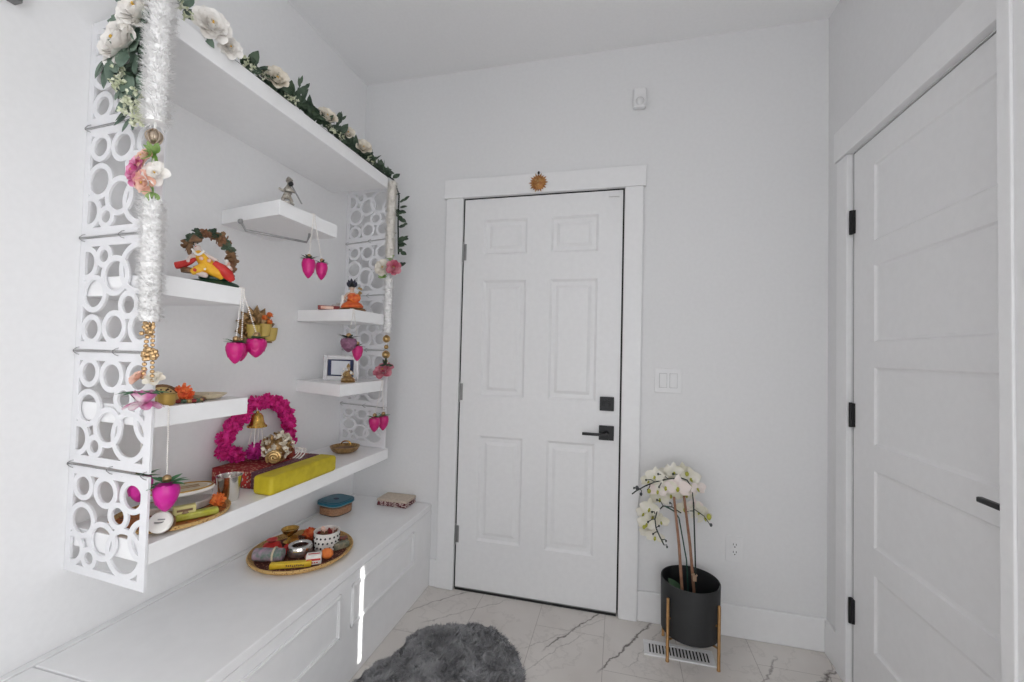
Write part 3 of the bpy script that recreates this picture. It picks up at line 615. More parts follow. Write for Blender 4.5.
for c, r, n in [((-1.209, GN - .018, 1.889), (.020, .008, .026), 34), ((-1.169, GN - .018, 1.822), (.026, .008, .030), 60), ((-1.142, GN - .016, 1.784), (.020, .008, .018), 34), ((-1.135, -1.285, 2.118), (.012, .030, .020), 44), ((-1.125, -1.055, 2.108), (.010, .045, .012), 44),
                 ((-1.122, -.90, 2.108), (.010, .03, .012), 26), ((-1.122, -.66, 2.106), (.010, .05, .010), 26), ((-1.122, -.42, 2.108), (.012, .04, .012), 22), ((-1.152, GN - .010, 2.044), (.018, .008, .020), 26)]: filler(c, r, n)
fl_.build('filler_flowers', FILL, t)

# ------------------------------------------------------------------ hanging bud pairs
def bud_pair(label, hook, buds, sl=None, m_=MAG, group='hanging satin bud pairs', leafm=LEAFG, bigbead=True):
    """hook: point on the shelf's front top edge; buds: (centre, radius, height, material or None)"""
    hook = V(hook); t = thing('hanging_lotus_buds', label, 'ornament', hook, group)
    for c, r, h, mm in buds:
        c = V(c); top = c + V((0, 0, h * .5)); n = max(10, int((hook.z - top.z) / .0052))
        under = c.x < F - .03
        s1 = MB(); f0 = hook + V((-.012, (.004 if c.y > hook.y else -.004), .0015)); f1 = hook + V((.0035, f0.y - hook.y, .001))
        bead_chain(s1, [V((c.x, c.y, hook.z - .0525)), top + V((0, 0, .010))] if under else [f0, f1, f1 + V((0, 0, -.02)), top + V((0, 0, .010))], .0024, n); s1.build('bead_string', PEARL, t)
        bm_ = MB(); prof = [(r * q, h * (z - .5)) for q, z in ((.001, 0), (.20, .04), (.52, .18), (.80, .38), (.97, .60), (1, .76), (.86, .92), (.40, .99), (.001, 1.0))]
        bm_.lathe(c, prof, 16)
        for i in range(7):
            a = 2 * PI * i / 7; d = V((math.cos(a), math.sin(a), 0)); pts = []
            bm_.leaf(c + V((0, 0, h * .46)) + d * r * .86, V((d.x * .02, d.y * .02, -1)), d, h * .66, r * 1.0, -.12, -.08, 'leaf', 6, 4)
        bo = bm_.build('bud', mm or m_, t)
        lf = MB()
        for i in range(11):
            a = 2 * PI * i / 11 + rnd(-.1, .1); lf.leaf(top + V((0, 0, -.004)), (math.cos(a), math.sin(a), rnd(-.05, .55)), (0, 0, 1), r * rnd(1.1, 1.5) * (1.25 if mm is MAGC else 1), r * (.62 if mm is MAGC else .42), -.15, .25, 'leaf', 4, 2)
        lf.build('calyx', leafm, bo)
        if bigbead:
            g = MB(); g.ball(top + V((0, 0, .008)), r * .36, 10); g.build('cap_bead', GOLDP, bo)
    return t
FE = F + .004
bud_pair('magenta satin buds on pearl strings beside the gold lotus holder', (F + .0015, -1.070, 1.413), [((F + .014, -1.096, 1.216), .026, .066, MAGB), ((F + .014, -1.022, 1.232), .030, .062, MAGB), ((F - .012, -1.052, 1.218), .020, .058, MAG)], group='hanging satin bud pairs')
bud_pair('two magenta satin buds hanging from the highest short shelf', (F + .0015, -.775, 1.736), [((F + .010, -.800, 1.527), .024, .074, MAGB), ((F + .010, -.730, 1.530), .022, .068, MAGB)], leafm=LEAFD)
bud_pair('mauve and magenta buds hanging above the silver photo frame', (F + .0015, -.510, 1.408), [((F + .010, -.545, 1.252), .034, .062, MAUVE), ((F + .008, -.478, 1.218), .024, .070, MAG)], leafm=LEAFD)
bud_pair('two magenta buds hanging before the bottom panel of the far ring screen', (F + .0015, -.262, 1.087), [((F + .006, -.320, .882), .027, .072, MAG), ((F + .006, -.244, .878), .027, .074, MAG)])
bud_pair('large magenta buds with dark green leaves above the oval tray', (F + .0015, -1.272, 1.077), [((F + .008, -1.275, .848), .029, .076, MAGC), ((F - .092, -1.268, .856), .028, .070, MAGC)])

# ------------------------------------------------------------------ gold lotus wall holder
t = thing('lotus_wall_holder', 'brown gold lotus shaped wall holder with yellow cups behind the pearl strings', 'ornament', (-1.42, -.715, 1.30))
gx, gy, gz = W + .004, -.712, 1.305
m = MB(); Rx = Matrix.Rotation(PI / 2, 3, 'Y'); m.lathe((gx, gy, gz), [(.055, 0), (.055, .012), (.046, .018)], 24, Rx); m.build('back_plate', BRASSD, t)
m = MB()
for k in range(11):
    a = PI * (k / 10 * 1.35 - .175); d = V((0, math.cos(a), math.sin(a))); sd = V((0, -math.sin(a), math.cos(a))); c = V((gx + .008, gy, gz)) + d * .068
    vs = [c - d * .030, c + sd * .020, c + d * .032, c - sd * .020, c + V((.012, 0, 0)), c - V((.006, 0, 0))]
    m.add(vs, [(0, 1, 4), (1, 2, 4), (2, 3, 4), (3, 0, 4), (1, 0, 5), (2, 1, 5), (3, 2, 5), (0, 3, 5)])
for k in range(7):
    a = PI * (k / 6 * 1.2 - .1); d = V((0, math.cos(a), math.sin(a))); sd = V((0, -math.sin(a), math.cos(a))); c = V((gx + .020, gy, gz)) + d * .044
    vs = [c - d * .024, c + sd * .017, c + d * .026, c - sd * .017, c + V((.012, 0, 0)), c - V((.006, 0, 0))]
    m.add(vs, [(0, 1, 4), (1, 2, 4), (2, 3, 4), (3, 0, 4), (1, 0, 5), (2, 1, 5), (3, 2, 5), (0, 3, 5)])
m.build('petals', mat('bronze_petal', (.20, .115, .045), .4, .45, col2=(.36, .22, .09), vscale=90), t, smooth=False)
for yy, zz in ((gy - .036, gz - .012), (gy + .020, gz - .004), (gy + .052, gz - .018)):
    m = MB(); m.lathe((gx + .030, yy, zz - .028), [(.010, 0), (.018, .006), (.023, .03), (.025, .056), (.022, .056), (.019, .03), (.001, .012)], 18); m.build('cup', mat('yellow_cup', (.55, .40, .10), .5), t)
m = MB()
for c in ((gx + .030, gy + .042, gz + .034), (gx + .026, gy + .022, gz + .050), (gx + .028, gy + .046, gz + .064)): pompom(c, .013, m, 26, 0 if c[2] < gz + .06 else 0)
m.build('marigolds', ORANGE, t)

# ------------------------------------------------------------------ figurines
def ornament_arch(mb, c, lat, R0, R1, a0, a1, n, r, mats):
    c = V(c); lat = V(lat)
    for i in range(n):
        a = a0 + (a1 - a0) * i / (n - 1); p = c + lat * (R0 * math.cos(a)) + V((0, 0, R1 * math.sin(a)))
        mi = random.randrange(mats); 
        for k in range(16): mb.leaf(p + rdir() * r * .35, rdir(), rdir(), r * rnd(.7, 1.05), r * rnd(.6, .9), rnd(-.3, .3), .3, 'petal', 3, 3, mi)
        mb.ball(p, r * .62, 7, mi)
def seated(t, c, s, face, body_m, robe_m, lean=(0, 0, 0), hat_m=GOLD, skin_m=SKIN):
    """a small cross-legged figure: body (one grown surface), robe, headdress; face = unit direction it looks"""
    c = V(c); f = V(face).normalized(); l = V((0, 0, 1)).cross(f); ln = V(lean); z = V((0, 0, 1))
    def P(a, b, h): return c + (l * a + f * b + z * h + ln * h) * s
    J = {'pel': P(0, 0, .10), 'ab': P(0, 0, .24), 'ch': P(0, 0, .42), 'nk': P(0, .01, .55), 'hd': P(0, .02, .66), 'ht': P(0, .02, .74)}
    E = [('pel', 'ab'), ('ab', 'ch'), ('ch', 'nk'), ('nk', 'hd'), ('hd', 'ht')]; Rr = {'pel': .13 * s, 'ab': .11 * s, 'ch': .12 * s, 'nk': .045 * s, 'hd': .085 * s, 'ht': .06 * s}
    for q, sg in (('l', 1), ('r', -1)):
        J['sh' + q] = P(.15 * sg, 0, .47); J['el' + q] = P(.25 * sg, .06, .32); J['ha' + q] = P(.17 * sg, .20, .36 if sg > 0 else .24)
        J['kn' + q] = P(.30 * sg, .18, .09); J['ft' + q] = P(-.04 * sg, .27, .06); J['hp' + q] = P(.10 * sg, .04, .09)
        E += [('ch', 'sh' + q), ('sh' + q, 'el' + q), ('el' + q, 'ha' + q), ('pel', 'hp' + q), ('hp' + q, 'kn' + q), ('kn' + q, 'ft' + q)]
        for k, v in (('sh', .055), ('el', .045), ('ha', .038), ('kn', .075), ('ft', .05), ('hp', .09)): Rr[k + q] = v * s
    bo = skin('body', skin_m, t, J, E, Rr)
    m = MB(); prof = [(.34, 0), (.36, .05), (.30, .13), (.17, .22), (.145, .34), (.155, .44), (.10, .50)]
    m.lathe(c + f * .10 * s, [(a * s, b * s) for a, b in prof[:4]], 16, align(z + ln), cap=True); m.lathe(c, [(a * s, b * s) for a, b in prof[3:]], 16, align(z + ln)); m.build('robe', robe_m, t)
    m = MB(); hc = P(0, .015, .73); m.lathe(hc, [(.085 * s, -.02 * s), (.095 * s, .01 * s), (.07 * s, .06 * s), (.075 * s, .075 * s), (.03 * s, .14 * s), (.001, .17 * s)], 12, align(z + ln)); m.build('headdress', hat_m, t)
    m = MB(); m.ball(P(0, .105, .655), .016 * s, 6)
    for sg in (-1, 1): m.ball(P(.032 * sg, .098, .685), .012 * s, 6, 1); m.ball(P(.085 * sg, .02, .67), (.014 * s, .02 * s, .03 * s), 6)
    m.ball(P(0, .098, .622), (.02 * s, .01 * s, .008 * s), 6, 2); m.build('face', [skin_m, BLACK, RED], bo)
    return P
random.seed(3)
IX, IY, IZ = -1.185, -1.128, 1.413
t = thing('idol_figurine', 'idol in yellow and red robes under a dark flower arch', 'figurine', (IX, IY, IZ), 'idols on the shelves')
fdir = V((.72, -.69, 0)).normalized(); lat = V((.69, .72, 0)).normalized()
m = MB(); R = rotz(math.atan2(lat.y, lat.x)); m.lathe((IX + .01, IY + .008, IZ), [(.062, 0), (.066, .004), (.060, .010), (.050, .014)], 24, R, sx=1.05, sy=.55); m.ball((IX + .012, IY + .01, IZ + .022), (.038, .026, .016), 12, 0, R); m.build('base', GREEND, t)
m = MB(); ornament_arch(m, V((IX, IY, IZ + .084)) - fdir * .018, lat, .058, .074, PI * .86, -PI * .20, 16, .0185, 5); m.build('flower_arch', [LEAFD, BROWN, mat('dull_red_flower', (.16, .04, .03), .6), LEAFD, mat('dull_orange_flower', (.22, .10, .05), .6)], t)
m = MB(); m.tube([V((IX, IY, IZ + .012)) - fdir * .018 + lat * .055, V((IX, IY, IZ + .05)) - fdir * .018 + lat * .060], .004, 6)
m.tube([V((IX, IY, IZ + .084)) - fdir * .018 + lat * (.058 * math.cos(a)) + V((0, 0, .074 * math.sin(a))) for a in [PI * (.86 - 1.06 * k / 16) for k in range(17)]] , .004, 6); m.build('arch_frame', BRASSD, t)
c0 = V((IX, IY, IZ + .030)); f_ = fdir; Zv = V((0, 0, 1))
def K(a, b, h): return c0 + lat * a + f_ * b + Zv * h
J = {'pe': K(.002, .012, .016), 'ab': K(-.006, .012, .036), 'ch': K(-.018, .012, .056), 'nk': K(-.025, .014, .070), 'hd': K(-.029, .018, .083), 'kr': K(.034, .026, .018), 'fr': K(.056, .022, -.010), 'kl': K(-.030, .030, .004), 'fl': K(.004, .040, -.008),
     'er': K(.008, .022, .050), 'hr': K(.026, .030, .040), 'el': K(-.042, .020, .046), 'hl': K(-.046, .030, .028)}
bo = skin('body', mat('pale_figurine_skin', (.66, .56, .52), .5), t, J, [('pe', 'ab'), ('ab', 'ch'), ('ch', 'nk'), ('nk', 'hd'), ('pe', 'kr'), ('kr', 'fr'), ('pe', 'kl'), ('kl', 'fl'), ('ch', 'er'), ('er', 'hr'), ('ch', 'el'), ('el', 'hl')],
     {'pe': .016, 'ab': .013, 'ch': .014, 'nk': .006, 'hd': .0145, 'kr': .012, 'fr': .007, 'kl': .011, 'fl': .007, 'er': .006, 'hr': .005, 'el': .006, 'hl': .005})
m = MB(); m.ball(K(-.029, .0335, .082), .0024, 6); m.ball(K(-.034, .031, .086), .0017, 6, 1); m.ball(K(-.024, .031, .086), .0017, 6, 1); m.ball(K(-.029, .0315, .076), (.003, .0015, .0012), 6, 2); m.build('face', [SKIN, BLACK, RED], bo)
m = MB(); m.tube([K(-.026, .016, .064), K(-.017, .018, .050), K(-.006, .020, .034), K(.008, .024, .018), K(.026, .030, .008), K(.040, .026, -.006)], [.009, .015, .0175, .020, .017, .010], 12); m.tube([K(-.006, .028, .020), K(-.022, .034, .008), K(-.036, .032, .000)], [.014, .013, .008], 10); m.build('robe', MARIG, t)
m = MB(); m.lathe(K(-.030, .016, .091), [(.015, 0), (.017, .004), (.012, .010), (.007, .016), (.001, .022)], 12, align(lat * -.3 + Zv)); m.tube([K(-.042, .010, .086), K(-.046, .008, .070), K(-.044, .006, .054)], [.005, .008, .004], 8); m.build('headdress', BROWN, t)
m = MB(); m.tube([K(-.074, .012, .018), K(-.058, .016, .022), K(-.040, .022, .032), K(-.028, .028, .040)], [.010, .011, .008, .005], 8); m.build('red_drape', RED, t); m = MB()
m.tube([K(.016, .036, .034), K(.034, .036, .020), K(.050, .032, .004), K(.062, .024, -.012)], [.008, .014, .016, .009], 10); m.build('red_sash', RED, t)
m = MB(); m.lathe(K(-.045, .020, -.002), [(.001, 0), (.016, .002), (.018, .010), (.012, .016), (.001, .018)], 12); m.build('brown_cushion', BROWN, t)
m = MB()
for i in range(11): m.ball(K(-.036 + .0026 * i, .030 + .006 * math.sin(i * .31), .066 - .014 * math.sin(i * .31)), .0036, 6, 0)
for i in range(14): m.ball(c0 + lat * rnd(-.03, .03) + fdir * rnd(.025, .042) + V((0, 0, rnd(.0, .045))), rnd(.003, .006), 6, i % 3)
for i in range(9): m.ball(c0 + lat * rnd(.03, .06) - fdir * rnd(0, .01) + V((0, 0, rnd(.02, .05))), rnd(.005, .008), 6, (i % 2) * 2)
m.build('jewels', [WHITEC, RED, PEACH], t)

# pewter figure with a staff, highest short shelf
PX, PY, PZ = -1.138, -.885, 1.736
t = thing('pewter_figurine', 'small pewter figurine holding a dark topped staff on the highest shelf', 'figurine', (PX, PY, PZ))
fd = V((.5, -.85, 0)).normalized(); l = V((0, 0, 1)).cross(fd)
def Q(a, b, h): return V((PX, PY, PZ)) + l * a + fd * b + V((0, 0, h))
J = {'pe': Q(0, 0, .032), 'ch': Q(0.003, 0, .055), 'nk': Q(.004, .002, .066), 'hd': Q(.006, .004, .078), 'kl': Q(.014, .012, .016), 'fl': Q(.020, .014, .004), 'kr': Q(-.012, .010, .016), 'fr': Q(-.010, .010, .004), 'el': Q(.020, .008, .046), 'hl': Q(.030, .014, .040), 'er': Q(-.016, .006, .046), 'hr': Q(-.026, .012, .052)}
skin('body', PEWTER, t, J, [('pe', 'ch'), ('ch', 'nk'), ('nk', 'hd'), ('pe', 'kl'), ('kl', 'fl'), ('pe', 'kr'), ('kr', 'fr'), ('ch', 'el'), ('el', 'hl'), ('ch', 'er'), ('er', 'hr')], {'pe': .011, 'ch': .012, 'nk': .005, 'hd': .009, 'kl': .006, 'fl': .0055, 'kr': .006, 'fr': .0055, 'el': .005, 'hl': .0045, 'er': .005, 'hr': .0045})
m = MB(); m.lathe(Q(.006, .004, .083), [(.012, 0), (.011, .004), (.007, .010), (.001, .016)], 12, align(V((-.3, 0, 1)))); m.ball(Q(.006, .012, .072), (.006, .005, .007), 8); m.build('hat', PEWTER, t)
m = MB(); m.lathe(Q(0, .004, 0), [(.024, 0), (.025, .003), (.020, .006)], 16); m.build('base', PEWTER, t)
m = MB(); m.tube([Q(.016, .016, .064), Q(.050, .012, .004)], .0028, 6); so = m.build('staff', STEELG, t); m = MB(); m.ball(Q(.014, .018, .068), (.010, .007, .009), 10); m.build('staff_head', BLACK, so)

# orange dressed idol on the far middle shelf
OX, OY, OZ = -1.175, -.435, 1.408
t = thing('idol_figurine', 'orange dressed idol with dark headdress beside the small red box', 'figurine', (OX, OY, OZ), 'idols on the shelves')
fd = V((.55, -.83, 0)).normalized(); la = V((.83, .55, 0)).normalized()
m = MB(); m.lathe((OX, OY, OZ), [(.050, 0), (.052, .005), (.046, .012)], 22, rotz(math.atan2(la.y, la.x)), sx=1.15, sy=.7); m.build('base', BROWN, t)
P = seated(t, (OX, OY, OZ + .012), .135, fd, SKIN, mat('red_orange_robe', (.62, .085, .02), .5, col2=(.70, .16, .03), vscale=60), lean=tuple(la * -.04), hat_m=BLACK)
m = MB(); c0 = V((OX, OY, OZ + .05)) + fd * .030
for sg in (-1, 1): m.ball(c0 + la * (.012 * sg + .008) + V((0, 0, .006)), (.017, .012, .018), 10)
m.lathe(c0 + la * .008 + V((0, 0, -.030)), [(.001, 0), (.012, .012), (.025, .032), (.020, .042)], 14, sx=1, sy=.6); m.build('orange_skirt', mat('orange_red_cloth', (.62, .07, .015), .5, col2=(.74, .20, .03), vscale=60), t)
m = MB(); pb = V((OX, OY, OZ + .108)) - fd * .012
for k, (q, hh) in enumerate(((-.9, .030), (-.55, .040), (-.2, .046), (.15, .040), (.45, .030))): m.leaf(pb + la * (q * .012), la * q * .8 + V((0, 0, 1)), -fd, hh, .016, .2, .1, 'leaf', 5, 3)
m.build('plume', mat('dark_blue_plume', (.015, .015, .035), .5), t)
m = MB(); 
for i in range(7): m.ball(V((OX, OY, OZ)) + la * (.030 + rnd(-.004, .008)) + V((0, 0, .085 + rnd(-.012, .02))), .006, 6)
m.build('garland_beads', GOLD, t)
m = MB(); m.lathe((OX - .030, OY - .028, OZ), [(.010, 0), (.012, .02), (.007, .045), (.009, .055), (.006, .066), (.001, .07)], 12); tag(m.build('small_statuette', WHITEC, None, loc=(OX - .03, OY - .028, OZ)), 'tiny white statuette standing left of the orange dressed idol', 'figurine')
m = MB(); R = rotz(.62); m.obox((-1.262, -.472, OZ + .009), (.050, .022, .009), R); tag(m.build('trinket_box', REDD, None, bevel=.002, loc=(-1.262, -.472, OZ)), 'small dark red box on the far middle shelf', 'box')
bo_ = bpy.data.objects['trinket_box']; m = MB(); m.obox(V((-1.262, -.472, OZ + .009)) + R @ V((-.012, -.0225, 0)), (.026, .001, .006), R); m.build('label_panel', PEACH, bo_)
m = MB(); R2 = rotz(.5)
for i in range(5): m.obox((-1.30 + .018 * i, -.385 + .010 * i, OZ + .016 + .007 * i * .8), (.014, .03, .016 + .006 * i * .8), R2)
tag(m.build('folded_scarf', mat('grey_silk', (.40, .38, .36), .6, col2=(.62, .60, .58), vscale=70), None, bevel=.004, loc=(-1.27, -.37, OZ)), 'folded grey silk scarf behind the small red box', 'scarf')

# ------------------------------------------------------------------ silver photo frame and gold idol on the far lower shelf
FZ = 1.087; FY = -.395
t = thing('photo_frame', 'silver photo frame with navy mount and pale print', 'picture frame', (-1.25, FY, FZ))
x0, x1, z0, z1 = -1.343, -1.160, FZ, FZ + .118
m = MB(); b_ = .022
m.box(x0, x0 + b_, FY - .006, FY + .006, z0, z1); m.box(x1 - b_, x1, FY - .006, FY + .006, z0, z1); m.box(x0 + b_, x1 - b_, FY - .006, FY + .006, z0, z0 + b_); m.box(x0 + b_, x1 - b_, FY - .006, FY + .006, z1 - b_ * .9, z1); m.box(x0 + .004, x1 - .004, FY + .006, FY + .010, z0 + .004, z1 - .004)
m.build('frame', SILVER, t, bevel=.003, smooth=False)
m = MB(); m.box(x0 + b_, x1 - b_, FY - .002, FY + .004, z0 + b_, z1 - b_ * .9); m.build('mount', NAVY, t)
m = MB(); m.box(x0 + b_ + .020, x1 - b_ - .020, FY - .0035, FY - .002, z0 + b_ + .006, z1 - b_ * .9 - .006); m.build('print', PHOTO, t)
m = MB(); m.add([(-1.27, FY + .010, FZ + .09), (-1.23, FY + .010, FZ + .09), (-1.225, FY + .06, FZ), (-1.275, FY + .06, FZ), (-1.27, FY + .013, FZ + .09), (-1.23, FY + .013, FZ + .09), (-1.225, FY + .064, FZ), (-1.275, FY + .064, FZ)], [(0, 1, 2, 3), (7, 6, 5, 4), (0, 3, 7, 4), (1, 5, 6, 2), (3, 2, 6, 7), (0, 4, 5, 1)]); m.build('easel_back', NAVY, t)
t = thing('gold_figurine', 'small gold and cream seated idol before the silver photo frame', 'figurine', (-1.172, -.452, FZ))
seated(t, (-1.172, -.452, FZ + .008), .085, (.5, -.86, 0), BRASSD, BRASSD, hat_m=GOLD, skin_m=mat('cream_gold', (.40, .25, .09), .4, .3, col2=(.72, .62, .46), vscale=90))
m = MB(); m.lathe((-1.172, -.452, FZ), [(.030, 0), (.031, .004), (.026, .010)], 18); m.build('base', BRASSD, t)
m = MB()
for i in range(16): m.ball((-1.172 + rnd(-.024, .024), -.458 + rnd(-.015, .004), FZ + rnd(.02, .06)), rnd(.004, .007), 6, i % 2)
m.build('garland_beads', [WHITEC, GOLD], t)

# ------------------------------------------------------------------ things on the near lower shelf
LZ = 1.077
m = MB(); m.lathe((-1.190, -1.128, LZ), [(.020, 0), (.045, .004), (.058, .016), (.060, .018), (.055, .016), (.042, .007), (.001, .006)], 26, rotz(.6), sx=1.1, sy=.75); tag(m.build('serving_dish', BEIGE, None, loc=(-1.19, -1.128, LZ)), 'beige oval dish on the shelf beside the orange flower', 'dish')
m = MB(); pompom((-1.172, -1.196, LZ + .024), .025, m, 90); tag(m.build('marigold_flower', mat('orange_red_flower', (.75, .10, .03), .6, col2=(.80, .22, .06), vscale=70), None, loc=(-1.172, -1.196, LZ)), 'orange red flower bloom beside the leopard print pouch', 'flower')
t = thing('leopard_pouch', 'brown domed pouch with leopard print front on the shelf', 'pouch', (-1.20, -1.235, LZ))
m = MB(); R = rotz(.75); m.prism([(.040 * math.cos(a), .044 * math.sin(a)) for a in [PI * k / 14 for k in range(15)]], (-1.200, -1.232, LZ), -.014, .014, R @ Matrix.Rotation(PI / 2, 3, 'X')); m.build('body', LEOP, t, bevel=.004)
m = MB(); m.tube([V((-1.200, -1.232, LZ)) + R @ V((.042 * math.cos(a), -.0, .046 * math.sin(a))) for a in [PI * k / 14 for k in range(15)]], .005, 8); m.build('piping', BROWN, t)
m = MB(); m.lathe((-1.142, -1.262, LZ), [(.014, 0), (.018, .004), (.020, .022), (.022, .030), (.019, .030), (.016, .008), (.001, .006)], 20); tag(m.build('oil_cup', mat('mustard_gold', (.48, .31, .08), .35, .5), None, loc=(-1.142, -1.262, LZ)), 'small mustard gold cup at the near end of the shelf', 'cup')
m = MB(); 
for i in range(13):
    q = i / 12; c = V((-1.150 + .02 * math.sin(q * 5), -1.225 + .11 * q, LZ + .006)); m.ball(c, (.008, .009, .006), 6, i % 3); m.leaf(c, rdir(), (0, 0, 1), .016, .008, .1, .1, 'leaf', 3, 2, 1)
tag(m.build('beaded_garland', [REDD, LEAFD, GOLD], None, loc=(-1.150, -1.17, LZ)), 'thin garland of dark and gold beads along the shelf edge', 'garland')

# ------------------------------------------------------------------ pink garland on the wall above the red board
random.seed(21)
t = thing('paper_flower_garland', 'hot pink paper flower garland arched on the wall over the red board', 'garland', (W + .02, -.66, 1.0))
pk = [(-0.857, 0.85), (-0.809, 0.828), (-0.854, 0.897), (-0.827, 0.937), (-0.792, 0.964), (-0.78, 0.982), (-0.728, 1.01), (-0.678, 1.016), (-0.628, 1.004), (-0.59, 0.98), (-0.562, 0.944), (-0.548, 0.907), (-0.542, 0.864), (-0.534, 0.828)]
m = MB(); m.tube([(W + .012, y, z) for y, z in pk[:1] + pk[2:]], .003, 6); m.build('cord', POM, t)
for k, (y, z) in enumerate(pk): m = MB(); pompom((W + .040, y, z), .033 if k < 12 else .027, m, 90); m.build('paper_flower', POM, t)
# bell with pearl strands
t = thing('bell_tassel', 'gold bell with pearl strands and pink pompom inside the pink garland', 'ornament', (W + .075, -.752, .99))
bx0, by0 = W + .075, -.752
m = MB(); m.tube([(W + .004, -.69, .99), (bx0 - .02, by0 + .015, .996), (bx0, by0, .984)], .002, 6); m.build('cord', STRING, t)
m = MB(); m.ball((bx0, by0, .982), .006, 8); m.lathe((bx0, by0, .925), [(.034, 0), (.032, .005), (.026, .014), (.0225, .028), (.020, .042), (.013, .052), (.001, .056)], 20)
for k in range(12):
    a = 2 * PI * k / 12
    m.ball((bx0 + .0325 * math.cos(a), by0 + .0325 * math.sin(a), .928), .0034, 5)
m.build('bell', BRASS, t)
for k in range(4):
    a = 2 * PI * k / 4 + .5; m = MB(); bead_chain(m, [(bx0 + .016 * math.cos(a), by0 + .016 * math.sin(a), .924), (bx0 + .026 * math.cos(a), by0 + .026 * math.sin(a), .854)], .0030, 13); m.build('pearl_strand', PEARL, t)
m = MB(); pompom((bx0 + .004, by0 - .012, .834), .032, m, 80); pompom((bx0 - .006, by0 + .034, .836), .028, m, 60); m.build('pompom', mat('deep_pink_paper', (.45, .01, .20), .7, col2=(.58, .03, .30), vscale=60), t)

# ------------------------------------------------------------------ red board, yellow bolster, flower ornament
BZ = .740
t = thing('brocade_board', 'low board covered in red brocade behind the yellow bolster', 'board', (-1.30, -.76, BZ))
m = MB(); m.box(-1.405, -1.236, -.895, -.600, BZ, BZ + .060); m.build('cover', BROCADE, t, bevel=.004, smooth=False)
m = MB(); m.box(-1.235, -1.190, -.895, -.600, BZ, BZ + .0605); m.build('border', BROCADE2, t, bevel=.004, smooth=False)
m = MB(); cc = V((-1.272, -.8955, BZ + .031))
for k in range(12):
    a = 2 * PI * k / 12; d = V((math.cos(a), 0, math.sin(a))); m.leaf(cc + d * .006, d, (0, -1, 0), .022, .009, 0, .1, 'leaf', 3, 2)
for k in range(12):
    a = 2 * PI * (k + .5) / 12; m.ball(cc + V((math.cos(a) * .025, 0, math.sin(a) * .025)), (.0028, .001, .0028), 6, 1)
m.ball(cc, (.007, .0015, .007), 8, 1); m.build('rosette', [RED, mat('cream_thread', (.70, .52, .44), .7)], t)
m = MB(); m.rbox((-1.148, -.766, BZ + .0315), (.0395, .170, .0313), .014); yb = m.build('yellow_bolster', YELLOW, None, bevel=.012, loc=(-1.148, -.766, BZ)); tag(yb, 'long yellow cloth bolster along the front of the red board', 'bolster')
yb.modifiers['bevel'].segments = 4
t = thing('flower_ornament', 'cream and gold flower covered ornament on the red board', 'ornament', (-1.275, -.735, BZ + .060))
oc = V((-1.275, -.735, BZ + .112))
m = MB(); m.ball(oc, (.042, .049, .044), 16); m.lathe(oc + V((0, 0, -.052)), [(.030, 0), (.032, .006), (.022, .014), (.018, .03)], 16); m.build('body', BRASSD, t)
m = MB()
for k in range(130):
    d = rdir(); 
    if d.z < -.55: continue
    p = oc + V((d.x * .044, d.y * .051, d.z * .046))
    for q in range(4): m.leaf(p, d * .6 + rdir(), d, rnd(.010, .018), rnd(.008, .012), .2, .3, 'petal', 3, 2, 0 if k % 5 else 1)
m.build('petals', [mat('cream_petal', (.66, .58, .46), .6, col2=(.78, .72, .62), vscale=60), BRASSD], t)
m = MB()
for k in range(40):
    d = rdir()
    if d.z > -.6: m.ball(oc + V((d.x * .045, d.y * .052, d.z * .047)), rnd(.003, .005), 6, k % 3 == 0)
m.build('beads', [GOLD, BRASSD], t)
m = MB(); rc = V((-1.232, -.795, BZ + .088))
sp = [rc + V((.55, -.83, 0)) * (.003 + .0002 * k) + V((.83, .55, 0)) * (math.cos(k * .42) * (.004 + .00055 * k)) + V((0, 0, math.sin(k * .42) * (.004 + .00055 * k))) for k in range(40)]
m.tube(sp, .004, 6); m.lathe(rc - V((.012, -.018, 0)), [(.018, 0), (.022, .010), (.024, .016)], 16, align((.55, -.83, .1))); m.build('gold_rose', GOLD, t)
m = MB(); m.lathe((-1.268, -.688, BZ + .062), [(.001, 0), (.020, .002), (.026, .020), (.022, .040), (.010, .048), (.001, .05)], 16); m.build('red_bud', mat('dark_red_bud', (.26, .04, .02), .5), t)
m = MB()
for k in range(3): m.tube([V((-1.255 + .014 * k, -.690, BZ + .070)) + V((math.cos(a) * .020, .020 + math.sin(a) * .024, .003 + .018 * math.sin(a))) for a in [PI * (-.3 + 1.3 * q / 10) for q in range(11)]], .0028, 6)
m.build('white_loops', PEARL, t)

# ------------------------------------------------------------------ steel tumbler, brass bowl
m = MB(); m.lathe((-1.212, -1.000, BZ), [(.001, .001), (.026, 0), (.028, .003), (.0365, .078), (.0375, .080), (.0355, .080), (.027, .006), (.001, .005)], 36, cap=False)
tag(m.build('steel_tumbler', STEEL, None, loc=(-1.212, -1.0, BZ)), 'stainless steel tumbler standing by the red board', 'tumbler')
t = thing('brass_bowl', 'shallow dull brass bowl at the far end of the lowest shelf', 'bowl', (-1.272, -.315, BZ))
m = MB(); m.lathe((-1.272, -.315, BZ), [(.001, .001), (.040, 0), (.056, .008), (.066, .024), (.068, .030), (.064, .030), (.052, .012), (.001, .008)], 36, cap=False); m.build('body', BRASSD, t)
m = MB(); m.ball((-1.272, -.315, BZ + .014), (.054, .054, .010), 16); m.build('contents', BROWN, t)
m = MB(); m.tube([V((-1.288, -.285, BZ + .030)) + V((.022 * math.cos(a), .006 * math.cos(a), .016 * math.sin(a))) for a in [PI * q / 10 for q in range(11)]], .0035, 6); m.build('handle', BRASS, t)

